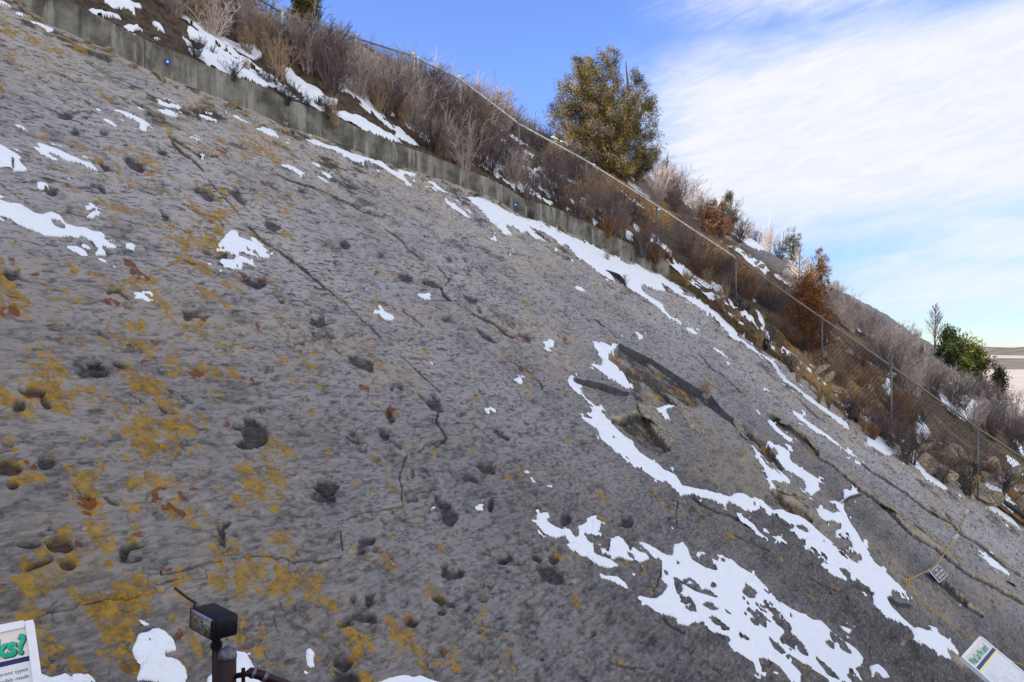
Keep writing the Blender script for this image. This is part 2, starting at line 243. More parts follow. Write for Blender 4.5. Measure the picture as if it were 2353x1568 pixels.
SNOW_SLAB = conv('''
A0,1010 60,1040 120,1080 175,1108 130,1105 150,1140 190,1170 185,1190 130,1185 90,1180 95,1110 75,1095 80,1160 40,1130 0,1140 -60,1120 -60,990
A250,1005 300,1008 420,1045 520,1085 560,1110 620,1130 660,1165 682,1190 600,1160 560,1140 480,1125 400,1090 320,1060
A105,865 150,870 190,895 212,918 150,895
A-60,1370 0,1400 90,1430 180,1450 230,1480 300,1500 350,1480 410,1500 440,1540 520,1569 570,1572 640,1600 711,1610 735,1640 714,1660 741,1680 800,1705 790,1732 735,1720 690,1710 720,1750 720,1775 655,1775 665,1750 681,1720 640,1678 560,1640 520,1650 470,1630 400,1645 300,1640 260,1612 180,1590 120,1566 60,1525 0,1500 -60,1480
D445,120 520,130 560,150 590,170 615,220 560,205 500,165
D550,120 580,115 620,140 640,165 590,150
D650,225 690,228 740,258 690,250
D755,272 790,280 800,292 770,286
D850,140 900,148 930,168 880,155
D1490,115 1540,90 1590,30 1640,40 1650,80 1720,100 1800,125 1860,170 1800,175 1700,150 1670,180 1630,170 1620,145 1560,130 1500,135
D1765,170 1820,180 1870,212 1830,210 1780,188
D1510,210 1600,215 1640,195 1700,205 1760,250 1800,270 1740,250 1660,240 1680,270 1560,265 1600,245 1510,235
D1355,215 1385,225 1375,232
D1415,243 1450,248 1490,270 1440,262
D1515,298 1550,308 1530,312
D920,475 950,468 1000,485 1012,505 960,500
D1015,485 1035,477 1052,490 1035,500
A255,1282 290,1290 315,1312 280,1308
A440,1213 470,1225 495,1250 465,1240
A620,1400 650,1430 675,1455 640,1450 618,1425
A600,1520 640,1485 670,1470 710,1495 690,1515 650,1530
A655,760 690,775 720,795 750,822 710,805 670,785
A695,840 740,845 790,865 825,890 770,875 720,855
A720,738 790,760 860,775 920,800 990,840 1045,885 1010,890 1000,920 960,900 930,890 960,870 920,840 850,810 790,780
A920,738 980,770 1040,800 1150,838 1100,830 1050,800 990,795 950,770
A1030,750 1120,770 1200,800 1245,828 1180,820 1110,790
A1070,714 1150,725 1220,750 1280,768 1200,762 1120,740
A1360,790 1420,795 1500,815 1530,830 1480,835 1400,815
A1295,938 1360,940 1410,955 1400,965 1340,950
A1365,1075 1400,1080 1410,1092 1380,1090
A1540,772 1600,785 1680,815 1750,855 1700,840 1620,805
A1500,705 1530,720 1555,732 1520,725
A1760,880 1850,880 1900,915 1920,945 1870,940 1800,905
A1965,935 2000,945 2000,962 1975,955
A2090,935 2180,945 2260,985 2352,1015 2400,1040 2475,1065 2552,1096 2632,1120 2692,1170 2772,1210 2852,1295 2802,1280 2780,1250 2712,1210 2642,1165 2552,1110 2502,1095 2502,1115 2432,1095 2352,1050 2270,1020 2190,985
A1920,1118 2000,1125 2060,1160 2105,1185 2080,1200 2000,1155
A2105,1093 2180,1115 2240,1145 2200,1145
A2180,1160 2260,1190 2310,1220 2270,1220
A100,85 170,100 160,125 100,110
A190,140 260,165 320,190 390,215 350,235 300,205 230,170
A0,10 50,35 95,60 60,60 0,45
B370,1165 450,1190 520,1215 510,1235 430,1210
B580,1250 640,1270 700,1320 760,1350 700,1335 640,1300
B560,1285 620,1300 640,1315 590,1305
B690,1375 770,1410 850,1470 900,1525 840,1490 750,1430
B850,1360 940,1375 990,1390 1080,1430 1180,1490 1280,1520 1360,1540 1440,1568 1500,1595 1420,1600 1300,1569 1200,1569 1130,1569 1060,1540 980,1480 900,1400
B960,1460 1040,1490 1090,1540 1140,1600 1180,1640 1120,1625 1060,1570 1000,1510
E1300,0 1460,0 1560,60 1700,100 1790,150 1870,190 1960,240 2050,280 2140,330 2210,385 2240,440 2180,430 2100,395 2060,410 2100,450 2230,535 2210,540 2260,590 2340,640 2352,665 2270,620 2200,560 2150,530 2080,470 2000,425 1985,410 1930,345 1860,310 1870,340 1895,378 1800,330 1750,290 1700,250 1630,210 1560,130 1500,115 1440,60 1380,40
E1130,0 1230,0 1290,20 1350,60 1440,120 1380,105 1330,85 1280,45 1250,60 1200,25
E1095,10 1130,50 1175,85 1120,60
E1010,70 1080,90 1080,120 1040,105
E1135,150 1190,175 1235,205 1180,180
E1260,220 1285,222 1275,232
E1460,155 1500,170 1490,180
E1570,235 1615,250 1600,255
E1985,240 2050,250 2080,275 2120,300 2200,330 2280,375 2352,430 2352,475 2290,430 2230,390 2140,350 2080,300
E1610,412 1650,418 1690,445 1660,458 1620,430
E525,460 580,470 575,450 600,455 630,480 590,485 640,512 560,508
E240,525 270,545 300,580 350,595 375,625 350,638 290,625 260,600 235,590 270,570
E185,610 215,608 210,620
E165,433 190,440 180,446
E595,920 620,928 650,955 620,945
E1360,770 1410,772 1480,768 1470,800 1490,810 1430,828 1400,822 1395,795
E2005,695 2050,720 2090,755 2060,790 2040,745
E1310,845 1335,850 1325,858
E730,1078 755,1085 745,1095
E1190,1068 1225,1062 1255,1085 1250,1105 1210,1092
E920,1195 950,1190 950,1202
E1005,1270 1040,1268 1080,1300 1050,1295
E1715,758 1750,775 1810,785 1860,810 1880,785 1910,800 1870,840 1845,870 1845,900 1900,940 1940,990 1975,1045 1990,1100 1950,1095 1910,1060 1860,1045 1820,1040 1840,1020 1800,990 1750,950 1700,922 1750,930 1795,945 1800,900 1780,870 1775,840 1745,815
E1910,760 1945,768 1935,778
E2040,1190 2100,1205 2180,1240 2200,1220 2270,1215 2340,1235 2290,1245 2230,1255 2270,1315 2220,1290 2170,1260 2110,1230
E2290,1190 2352,1210 2352,1230 2310,1215
E1570,1030 1600,1020 1620,1035 1605,1055 1640,1120 1680,1165 1740,1220 1800,1280 1860,1350 1900,1400 1960,1460 2010,1500 2060,1568 2182,1629 2222,1669 2292,1699 2352,1784 2412,1799 2492,1819 2592,1834 2682,1869 2702,1834 2792,1829 2822,1859 2852,1854 2912,1879 2972,1934 3052,1939 3132,1969 3202,1999 3262,2059 3312,2099 3372,2149 3432,2209 3502,2259 3572,2274 3532,2239 3482,2189 3412,2129 3387,2089 3452,2059 3412,2029 3352,2019 3302,1989 3272,1919 3332,1939 3392,1969 3452,1969 3412,1919 3352,1889 3312,1869 3382,1889 3442,1879 3472,1859 3452,1819 3452,1789 3512,1799 3552,1819 3592,1834 3532,1849 3482,1869 3447,1904 3492,1999 3552,2099 3622,2209 3692,2309 3772,2389 3842,2459 3892,2509 3922,2569 3922,2589 3882,2539 3852,2519 3802,2509 3792,2549 3767,2559 3782,2609 3832,2659 3882,2719 3942,2769 4052,2779 4132,2819 4202,2869 4252,2929 4252,2969 4212,2939 4162,2919 4182,2959 4212,3009 4152,2979 4102,2969 4092,2939 4032,2899 3972,2859 3932,2809 3912,2769 3832,2734 3772,2719 3722,2659 3662,2609 3682,2539 3622,2479 3552,2419 3492,2369 3412,2329 3322,2289 3252,2269 3232,2219 3192,2159 3142,2119 3092,2089 3082,2059 3122,2049 3092,2029 3032,1999 3002,1969 2952,1959 2892,1919 2852,1879 2832,1919 2792,1954 2722,1919 2672,1909 2652,1939 2592,1909 2512,1879 2432,1859 2352,1869 2312,1829 2252,1769 2172,1759 2092,1699 2022,1629 1940,1590 1900,1568 1850,1520 1790,1480 1780,1430 1740,1400 1680,1350 1650,1315 1690,1325 1740,1350 1735,1270 1740,1240 1680,1180 1640,1145 1600,1130 1555,1070
F0,455 60,480 130,520 200,570 260,610 310,660 360,710 390,750 350,750 290,700 240,650 180,600 120,560 50,510 0,475
F310,735 360,745 430,790 500,840 580,890 620,920 650,950 700,1020 760,1080 850,1150 950,1220 1050,1290 1120,1340 1165,1400 1120,1380 1060,1330 960,1260 870,1200 780,1120 700,1060 650,1000 610,930 540,880 470,840 400,790 330,755
F0,668 60,690 125,740 60,715
F180,822 240,832 260,850 300,880 355,940 300,900 240,855
F530,1090 570,1110 600,1135 560,1115
F730,1238 800,1275 870,1330 950,1385 1020,1430 1060,1460 1110,1510 1160,1540 1210,1568 1150,1555 1080,1500 1010,1450 930,1410 860,1360 790,1300
F570,1305 620,1330 680,1390 740,1440 800,1490 720,1450 640,1390
F580,1465 640,1490 700,1510 740,1540 750,1568 660,1568 640,1520
F1260,1465 1340,1440 1400,1430 1470,1470 1540,1510 1600,1550 1660,1616 1680,1686 1760,1726 1830,1796 1820,1816 1740,1776 1680,1736 1620,1666 1560,1616 1480,1575 1400,1568 1350,1530 1280,1490
F465,1490 500,1500 530,1540 560,1568 600,1646 650,1656 720,1706 755,1746 700,1761 650,1786 600,1791 580,1716 560,1646 530,1606 500,1550
F385,1160 430,1185 400,1175
F500,1235 530,1250 535,1270 510,1255
H1260,130 1310,140 1320,160 1280,155
H1335,100 1365,110 1350,125
H1310,195 1345,215 1370,240 1330,225
H1425,240 1480,250 1485,262 1440,255
H930,345 980,345 980,362 945,362
H615,375 650,380 640,390
H1305,460 1360,470 1345,415 1400,420 1430,440 1400,465 1440,500 1520,540 1560,565 1640,575 1640,520 1700,485 1760,490 1740,460 1790,490 1810,560 1840,580 1940,590 1980,640 1990,690 2010,650 2060,680 2110,700 2130,730 2070,760 2010,740 1950,730 1910,720 1880,740 1800,690 1750,660 1770,700 1830,740 1880,760 1930,780 1860,790 1790,770 1740,740 1730,710 1640,710 1560,640 1530,600 1440,575 1390,540 1350,490
H1770,805 1830,840 1900,840 1960,890 1985,935 1920,900 1850,870 1800,850
H1980,800 2030,825 2020,840
H235,1568 330,1530 400,1510 440,1495 480,1515 540,1497 600,1520 690,1545 740,1568 780,1640 200,1640
H1910,505 1950,520 1940,530
H2275,530 2300,535 2290,550
I-292,605 -220,640 -150,690 -70,710 -60,630 0,620 30,660 60,720 110,760 180,790 200,700 240,680 330,720 400,790 500,840 560,900 600,960 680,1040 780,1080 900,1120 980,1160 1060,1230 1130,1290 1200,1340 1245,1400 1240,1450 1190,1480 1220,1530 1240,1568 1270,1640 1040,1640 1010,1568 950,1530 880,1480 820,1450 760,1400 720,1420 740,1440 800,1500 850,1568 900,1640 760,1640 740,1568 700,1510 660,1470 560,1420 520,1430 540,1480 545,1540 500,1500 480,1440 420,1400 350,1370 300,1310 330,1290 250,1250 220,1250 150,1200 90,1190 0,1160 -60,1130 -150,1100 -230,1040 -320,970 -290,960 -200,990 -140,970 -100,900 -150,850 -130,800 -170,740 -230,680
I375,430 430,440 500,490 540,550 580,600 520,560 460,500 400,470
I550,490 580,520 600,545 560,530
I600,555 660,565 700,600 710,625 650,590
I920,730 960,750 1030,760 1080,790 1110,840 1155,890 1100,860 1040,840 990,790
I1225,940 1260,945 1280,960 1240,965
I640,0 740,0 760,50 830,90 900,140 960,180 1000,210 940,200 950,250 900,290 850,240 850,190 800,130 720,100 680,50
I1155,20 1220,40 1250,75 1200,60
I1200,0 1240,20 1300,75 1260,50
I1890,265 1920,275 1945,305 1910,290
I1680,20 1740,60 1800,110 1900,180 2000,230 2100,310 2200,370 2280,440 2345,525 2290,480 2200,420 2080,340 1980,270 1880,210 1780,120
I2020,650 2080,690 2160,750 2230,800 2270,840 2230,830 2150,790 2090,740
I1080,1155 1110,1190 1180,1215 1150,1240 1110,1210
I1120,1240 1180,1275 1150,1270
I1290,1460 1350,1450 1400,1500 1440,1568 1390,1568 1340,1510 1310,1568 1300,1500
I1395,1440 1420,1445 1410,1460
I620,1500 660,1510 640,1525
I100,680 180,685 140,695
I1860,1010 1900,1030 1920,1060 1890,1030
G920,1140 980,1150 1035,1180 990,1195
G950,1235 1000,1240 1030,1210 1080,1205 1130,1235 1180,1280 1200,1330 1200,1365 1130,1370 1140,1410 1220,1410 1270,1450 1290,1500 1270,1560 950,1568 980,1510 990,1470 950,1430 925,1370 935,1300
G1410,1640 1415,1490 1470,1450 1480,1340 1560,1320 1640,1330 1690,1370 1720,1430 1780,1490 1800,1568 1820,1640
G2120,1345 2150,1330 2190,1370 2170,1420 2190,1450 2140,1450 2120,1400
G2110,1470 2140,1490 2130,1500
G180,1530 305,1510 370,1540 440,1530 465,1515 500,1545 560,1550 620,1568 640,1700 180,1700
''')
SNOW_HOLES = conv('''
A340,1540 400,1545 440,1562 420,1580 350,1565
I10,880 70,870 130,930 140,960 200,960 260,1000 230,1010 140,980 110,970 0,900
I410,960 440,900 490,930 520,960 490,970 515,1005 450,1000
I120,1040 200,1040 260,1080 200,1090
I200,1120 290,1190 325,1240 270,1240 220,1190
I280,1060 340,1100 300,1100
I390,1250 470,1290 440,1310 400,1290
I525,1210 570,1240 600,1290 560,1250
I600,1290 680,1330 740,1400 700,1410 640,1360
I680,1170 730,1190 690,1210
I730,1100 760,1120 740,1150
I720,1250 780,1260 850,1340 800,1340 740,1280
I850,1270 880,1300 860,1310
I970,1290 1020,1280 1060,1310 1030,1340
I780,1340 850,1350 880,1420 820,1390
I900,1400 960,1430 1060,1530 1080,1568 1000,1540
I70,1170 150,1200 220,1260 330,1300 300,1320 200,1280 90,1230
I-60,850 0,870 10,950 -40,960
I760,475 840,490 890,530 810,500
H1960,680 2010,700 2030,740 1980,720
H2290,740 2340,750 2330,780
H1400,440 1440,460 1500,520 1470,520
E1870,1450 1890,1470 1880,1490
E1435,40 1480,60 1460,68
G1000,1285 1030,1280 1040,1300 1010,1300
''')
SNOW_HILL = conv('''
A620,75 700,85 800,110 835,135 760,125 700,130
A825,180 880,185 960,215 900,215
A870,165 910,172 930,192 890,185
A850,195 900,225 940,250 890,235
A1025,265 1070,270 1100,285 1050,280
A720,0 860,0 900,40 960,60 980,90 920,70 940,140 900,90 860,70 800,60 740,20
A1280,340 1330,350 1400,325 1440,320 1490,340 1560,345 1500,360 1520,400 1600,440 1680,470 1760,530 1860,580 1960,640 2050,690 2100,680 2180,730 2260,760 2352,780 2482,830 2552,870 2632,905 2692,935 2752,975 2802,1010 2732,995 2652,960 2552,920 2452,885 2352,845 2250,790 2130,720 2000,660 1900,610 1780,590 1700,560 1560,500 1440,460 1360,400 1310,380
A1390,230 1450,220 1560,260 1640,300 1720,310 1780,370 1800,410 1740,420 1680,380 1620,330 1540,310 1440,270
A1930,490 2010,510 2080,580 2160,620 2240,680 2352,740 2300,750 2200,700 2100,680 2010,610 1950,560
A1040,180 1110,210 1150,250 1090,240
A1230,220 1290,290 1340,330 1280,310
B80,630 130,650 130,690 90,670
B240,680 330,670 390,690 330,720 250,710
B240,780 330,800 400,880 350,860
B660,730 720,740 740,760 680,760
B560,930 640,960 700,1010 690,1040 620,1000 580,960
B1090,1000 1150,1020 1200,1060 1260,1110 1310,1160 1250,1140 1180,1080 1130,1050
B1150,970 1200,980 1250,1000 1210,1020
B1300,1190 1380,1215 1460,1240 1560,1290 1640,1350 1720,1430 1680,1400 1600,1350 1500,1280 1400,1240
B1870,1430 1940,1480 2020,1530 2090,1568 2040,1568 1980,1540 1900,1470
B960,1210 1020,1230 1110,1280 1060,1270
B1160,1250 1230,1290 1210,1325 1170,1290
B1380,1370 1450,1400 1500,1430 1440,1420
B1740,1530 1800,1560 1760,1568
B960,940 1010,960 1030,990 980,980
E2020,0 2100,60 2180,110 2240,150 2300,190 2290,200 2200,140 2100,80
E2260,230 2320,225 2352,240 2352,350 2300,330 2262,300
F0,225 60,260 130,290 210,330 290,380 270,390 180,350 90,300 0,260
F0,330 80,360 180,410 260,450 330,475 240,460 130,420 50,390 0,370
F360,50 420,80 500,110 560,150 620,190 580,190 500,150 430,110 380,80
F320,110 400,150 480,210 560,240 600,290 580,300 500,260 430,210 350,150
F620,310 700,330 760,370 700,370
F440,450 520,490 570,520 500,500
F500,590 550,640 560,700 520,650
F960,370 1040,400 1100,450 1160,530 1090,490 1010,430
F1010,340 1100,400 1180,460 1100,430
F1170,510 1260,570 1330,620 1280,600
F1200,690 1260,720 1310,745 1360,790 1370,820 1280,790 1200,740
F900,760 980,755 1050,770 1080,800 1000,800 920,790
F1000,960 1080,990 1050,1010
F680,950 760,980 840,1000 800,1010 720,990
F700,990 760,1010 800,1050 740,1030
F820,1050 880,1080 890,1100 830,1080
F920,1110 970,1140 990,1165 940,1150
F1180,1130 1260,1150 1280,1190 1220,1180
F1360,1080 1430,1080 1470,1100 1400,1140
F1240,1040 1300,1060 1300,1090 1260,1080
F1600,1250 1660,1330 1720,1400 1800,1450 1660,1420 1610,1350
F1720,1090 1780,1130 1850,1200 1950,1260 2050,1310 2000,1330 1900,1290 1800,1220
F1880,1160 1960,1170 2060,1200 2050,1290 1990,1250 1900,1200
F1950,980 2040,1060 2000,1060
F1990,980 2100,1060 2220,1140 2352,1225 2300,1210 2180,1130 2080,1070
F1830,1050 1880,1060 1850,1085
F2260,1440 2310,1450 2352,1520 2352,1568 2300,1500
F2050,1430 2120,1500 2100,1520
I2060,160 2140,150 2250,200 2330,260 2250,250 2150,220
I2230,20 2290,30 2352,90 2352,180 2280,120 2240,80
''')
TRACKS = ells('''
A440,800,60,30,25;525,915,45,20,25;725,920,40,20,25;1125,1060,40,22,20;925,1130,85,30,35;725,1145,45,25,35;355,1320,40,32,35;320,1300,30,14,20;700,1300,40,20,60;640,1270,35,12,30;1150,1500,40,22,60;1110,1460,30,10,40;1430,1350,55,30,35;1360,1310,40,18,20;1650,1370,60,25,35;1600,1330,45,15,0;1890,1290,40,15,35;1840,1260,50,12,10;1870,1545,60,40,20;2080,1300,50,15,15
D75,330,50,42,20;150,355,38,14,30;110,305,50,14,10;790,440,60,22,15;860,480,45,13,30;745,450,18,25,0;1740,385,90,25,22;1810,395,38,30,0;1700,345,28,20,20;1310,605,75,22,20;1280,630,28,18,20;2190,680,75,30,5;2215,635,20,20,0;2120,625,28,14,15;640,960,45,35,0;660,1020,70,35,10;600,1040,75,16,10;540,975,40,12,20;220,1180,100,32,5;130,1280,50,38,0;310,1260,28,45,-10;1760,1420,100,85,20;1720,1330,60,26,40;1680,1490,75,22,15;1630,1370,40,30,10;1280,1190,55,13,30;1440,160,85,16,15;1520,185,40,20,0;1930,510,42,9,30;1940,535,30,8,30;1680,475,30,8,20;1640,440,35,6,20;820,970,60,18,10;700,730,70,14,20;1680,1040,10,10,0
E25,120,32,42,-35;430,335,60,28,20;270,190,35,15,20;740,215,45,12,40;980,275,36,13,20;620,385,90,20,22;720,480,50,14,50;140,970,95,32,20;195,970,40,40,0;90,910,38,22,10;360,1120,13,34,-10;420,1120,40,14,40;640,1250,80,32,38;650,1190,45,16,55;560,1175,50,12,30;350,1310,55,20,50;450,1300,16,12,0;90,1465,65,16,10;80,1420,26,18,0;130,1520,55,16,28;300,1420,42,40,20;390,1505,55,16,38;1110,1450,66,20,35;1060,1410,20,18,0;890,500,65,22,30;1280,755,38,20,30;730,640,50,20,10;990,750,80,18,40;1040,790,45,14,20;1240,1000,20,14,20;960,580,30,16,40;870,320,40,8,40;1000,390,36,8,30
H750,430,58,80,-25;660,300,30,45,-30;640,370,55,14,20;710,340,50,30,-60;1000,100,75,32,20;880,155,50,26,10;940,185,30,10,25;480,110,15,40,0;530,90,30,8,35;190,580,65,25,-5;150,640,30,28,0;240,640,25,18,40;740,800,65,38,5;690,745,24,26,0;795,780,22,38,30;1130,715,60,28,-10;1230,750,55,18,5;1150,790,35,14,10;1440,800,100,50,25;1340,710,38,20,0;1460,710,40,26,10;1600,835,15,10,0;690,985,55,28,20;700,1070,36,24,20;780,1020,40,20,0;980,980,30,28,0;880,1050,20,14,0;150,1100,110,38,15;75,970,24,30,0;200,990,34,34,0;490,1130,40,34,0;1540,460,45,45,-20;1340,370,40,14,15;1960,470,45,50,-15;30,1420,70,50,0;60,1530,80,50,0;1100,1110,38,16,0;1390,1380,14,22,-20;1740,1220,20,26,-10;1670,1130,30,10,0;2210,1440,26,16,10;960,290,24,14,20;460,290,50,18,0;1030,350,25,50,10
G200,600,85,28,0;400,610,80,52,0;270,730,110,24,-25;440,740,50,48,0;890,600,95,24,-12;870,690,90,20,0;820,640,30,40,0;1500,530,22,52,-30;1550,485,50,14,-25;1620,560,60,10,15;1520,600,30,12,40;2250,210,95,60,10;2260,290,60,40,0;2180,290,50,20,20;310,60,55,48,0;50,100,100,55,0;90,220,50,30,0;740,300,50,14,30;590,270,30,16,40
''')
CR = lambda s, w: [(p, w) for p in conv(s)]
CRACKS_SHADE = CR('''
A0,1260 60,1320 140,1390 190,1420
A450,1470 520,1500 620,1520
A1430,1240 1500,1330 1570,1400 1650,1480
A1260,1400 1340,1470 1480,1500 1540,1560
A430,540 520,575 600,580
A900,700 960,740 1040,780
B0,1365 80,1410 150,1450 200,1460
D1280,225 1370,260 1480,310 1550,350
D2160,765 2260,840 2352,900
D880,1180 1000,1230
D1300,1365 1420,1390
D110,930 190,960
D350,1000 410,1015
E300,0 400,70 470,150 560,220
E660,260 710,330 740,370 710,410
E0,510 60,570 140,650 210,700 270,760
E430,580 500,630 580,690
E400,890 470,950 560,1030 680,1150
E1130,900 1220,960 1310,1020 1370,1080 1390,1130
E470,1560 560,1500 650,1480
E780,1370 900,1360 980,1420 1060,1500
E1750,640 1850,700 1910,760
H450,0 410,70 385,150 400,220 400,290 415,335 320,360 220,375 130,410 20,455
H930,1165 1050,1190 1200,1220 1350,1240
H10,530 10,640
H2210,800 2180,880 2140,930
H2310,330 2310,520
H1840,1400 1980,1440 2120,1455
G0,900 120,865
G280,1110 420,1060 560,1040 680,1000 820,970 960,940
G1000,760 1090,770 1100,805 1220,780 1340,750 1500,730
G1580,705 1760,695 1950,705 2050,710 2200,715 2352,690
G1060,870 1160,850 1230,840
G500,200 560,270 600,290
G1720,1380 1500,1300
I0,1330 120,1400 240,1500 300,1568
I350,560 480,610 590,660
I870,850 960,900 1040,940 1100,960
I1170,900 1260,930 1330,1000
F110,860 200,960 300,1020 400,1120
F800,1180 900,1280 1000,1340
''', 1.6) + CR('''
A1160,950 1240,1050 1330,1110 1400,1180
A1910,1190 2000,1230 2120,1270 2220,1310 2352,1370
A620,440 700,500 780,570 820,580
A1020,660 1100,700 1200,730 1260,765
A1340,760 1430,790 1520,800
A1180,960 1290,1030 1380,1090 1500,1080
D1720,0 1800,80 1870,130 1950,180 2040,240 2130,310 2220,400 2352,510
D1040,1200 1110,1250 1180,1280
E550,370 620,400 680,410 700,460 760,520
E900,600 980,640 1080,680 1130,740 1180,760
E660,1310 650,1370 700,1430 730,1480 680,1490
I80,310 160,370 240,410 360,440 480,520
I1240,50 1320,120 1440,190 1560,270 1650,350 1720,400 1850,470 1930,560 2020,610 2120,690 2220,770 2352,850 2450,900
H2210,1120 2260,1180 2352,1230
''', 3.2) + CR('''
I930,0 1020,50 1100,120 1170,180 1230,240 1300,280 1400,360 1480,440 1560,520 1640,580 1740,640 1830,720 1920,790 2000,850 2120,900 2200,950 2352,1030 2450,1090
I1760,860 1850,950 1960,1040 2060,1100
F600,1280 700,1330 800,1400 880,1450 930,1540
E1930,970 2050,1010 2200,1080 2300,1150 2380,1200
E1870,1330 1950,1340 2010,1290 2080,1330 2120,1400 2180,1480
''', 3.4) + CR('''
F400,1360 480,1440 560,1510 620,1568 680,1650
I610,240 700,320 790,400 880,440
I1800,880 1880,960 1940,1010
''', 5.5)  # widest set includes ledge shade drawn as dark lines
Z5 = lambda L: [(a / 5.4 + 1379.4, b / 5.4 + 769.6) for a, b in L]
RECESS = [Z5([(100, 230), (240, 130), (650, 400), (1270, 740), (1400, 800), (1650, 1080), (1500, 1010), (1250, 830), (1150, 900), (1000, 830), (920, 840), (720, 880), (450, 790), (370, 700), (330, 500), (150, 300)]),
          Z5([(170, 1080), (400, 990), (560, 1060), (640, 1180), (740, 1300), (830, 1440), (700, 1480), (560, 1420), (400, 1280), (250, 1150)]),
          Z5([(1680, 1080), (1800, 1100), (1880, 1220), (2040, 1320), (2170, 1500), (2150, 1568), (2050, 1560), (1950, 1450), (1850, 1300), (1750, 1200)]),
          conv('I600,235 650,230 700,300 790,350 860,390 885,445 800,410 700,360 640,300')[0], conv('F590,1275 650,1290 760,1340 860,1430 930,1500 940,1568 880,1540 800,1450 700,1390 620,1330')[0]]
CRACKS_SHADE += [(Z5([(250, 420), (400, 430), (560, 520), (700, 650), (850, 760), (1000, 830)]), 4.0), (Z5([(170, 1085), (380, 1010), (430, 980), (560, 1050), (640, 1180), (830, 1420)]), 4.0), (Z5([(260, 130), (650, 410), (1270, 760)]), 2.5), (Z5([(1380, 810), (1500, 970), (1660, 1100)]), 2.5)]  # last lines paint shade along the recess edge under the flashing
RAISED = [Z5([(600, 1050), (700, 1100), (860, 1300), (850, 1380), (750, 1300), (640, 1200)]), Z5([(370, 780), (480, 870), (560, 1000), (480, 960), (400, 880)])] + conv('''
I650,200 700,190 770,240 850,310 880,370 800,350 720,300
I1390,350 1440,340 1540,430 1640,500 1740,570 1830,650 1880,720 1800,670 1700,600 1600,540 1480,450
I1650,380 1720,360 1850,440 1900,520 1830,500 1740,440
I1240,235 1320,260 1400,320 1350,330 1280,280
I2000,560 2100,620 2200,700 2290,800 2220,760 2100,690
E2050,1230 2120,1270 2180,1340 2240,1420 2270,1500 2220,1540 2190,1440 2140,1350 2080,1300
I1800,1340 1870,1360 1930,1440 2000,1500 1930,1490 1850,1430
E1855,310 1920,330 1980,400 1960,415 1890,370
F200,830 260,850 300,890 260,880
''')
RUST = ells('''
D900,280,90,26,35;960,350,70,30,25;960,208,26,12,0;790,535,75,26,12;860,560,30,8,0;1160,350,30,10,0;670,640,60,10,0;1070,785,45,24,10;1770,700,42,16,55;345,730,30,22,0;405,780,40,14,0;1730,1045,20,24,0;1830,1120,24,16,20;1000,940,35,16,0;60,620,80,60,0;240,1200,90,40,0;1330,1010,80,36,15;1545,1360,40,26,20;80,505,65,12,10;80,230,40,14,20;1800,360,40,22,0;2180,610,50,22,0;1400,650,30,16,20;1670,320,40,14,10;230,330,60,16,0
G600,320,62,52,0;600,400,35,20,0;1080,230,60,16,-15;1040,290,35,36,0;1130,350,50,28,0;1240,270,50,28,40;1210,380,50,20,30;920,530,55,24,0;1135,768,55,22,0;1225,1240,36,50,0;180,70,20,30,0;230,95,36,18,0;1340,230,60,14,0;520,600,30,26,0;280,1240,0,0
E160,1130,50,22,10;370,1270,45,22,10;1165,665,50,24,40;1230,760,45,28,30;1520,700,30,14,10;1520,750,40,14,20
A520,785,22,16,30;830,905,36,12,20;1530,1040,50,30,20
''')
TRK = blur(raster(TRACKS), 4); RST = blur(raster(RUST), 2); CRK = lines(CRACKS_SHADE); CRK2 = lines([q for q in CRACKS_SHADE if q[1] > 3.3])
SNS = raster(SNOW_SLAB, SNOW_HOLES); SNB = blur(SNS, 7); SNS = blur(SNS, 2)
SNH = raster(SNOW_HILL); SNHB = blur(SNH, 5); SNH = blur(SNH, 1)
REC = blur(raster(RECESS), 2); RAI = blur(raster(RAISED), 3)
def blobs(L):
    M = np.zeros((MHh // 4 + 1, MW // 4 + 1), np.float32); gx, gy = np.meshgrid(np.arange(M.shape[1]) * 4 - M0, np.arange(M.shape[0]) * 4 - M0)
    for x, y, rx, ry, a in L: M = np.maximum(M, a * np.exp(-(((gx - x) / rx) ** 2 + ((gy - y) / ry) ** 2)))
    return np.kron(M, np.ones((4, 4), np.float32))[:MHh, :MW]
LICH = blobs([(60, 700, 160, 110, .62), (110, 890, 150, 110, .95), (330, 1000, 150, 90, .75), (270, 1130, 210, 90, .85), (600, 1100, 90, 90, .7), (100, 1240, 190, 150, .62), (420, 1290, 180, 110, .62), (620, 1310, 140, 100, .72),
              (770, 1370, 80, 70, .6), (300, 1450, 400, 110, .5), (850, 1490, 200, 70, .42), (500, 540, 230, 100, .38), (380, 760, 300, 160, .42), (300, 430, 320, 110, .36), (150, 60, 260, 80, .5), (560, 320, 170, 60, .45)])
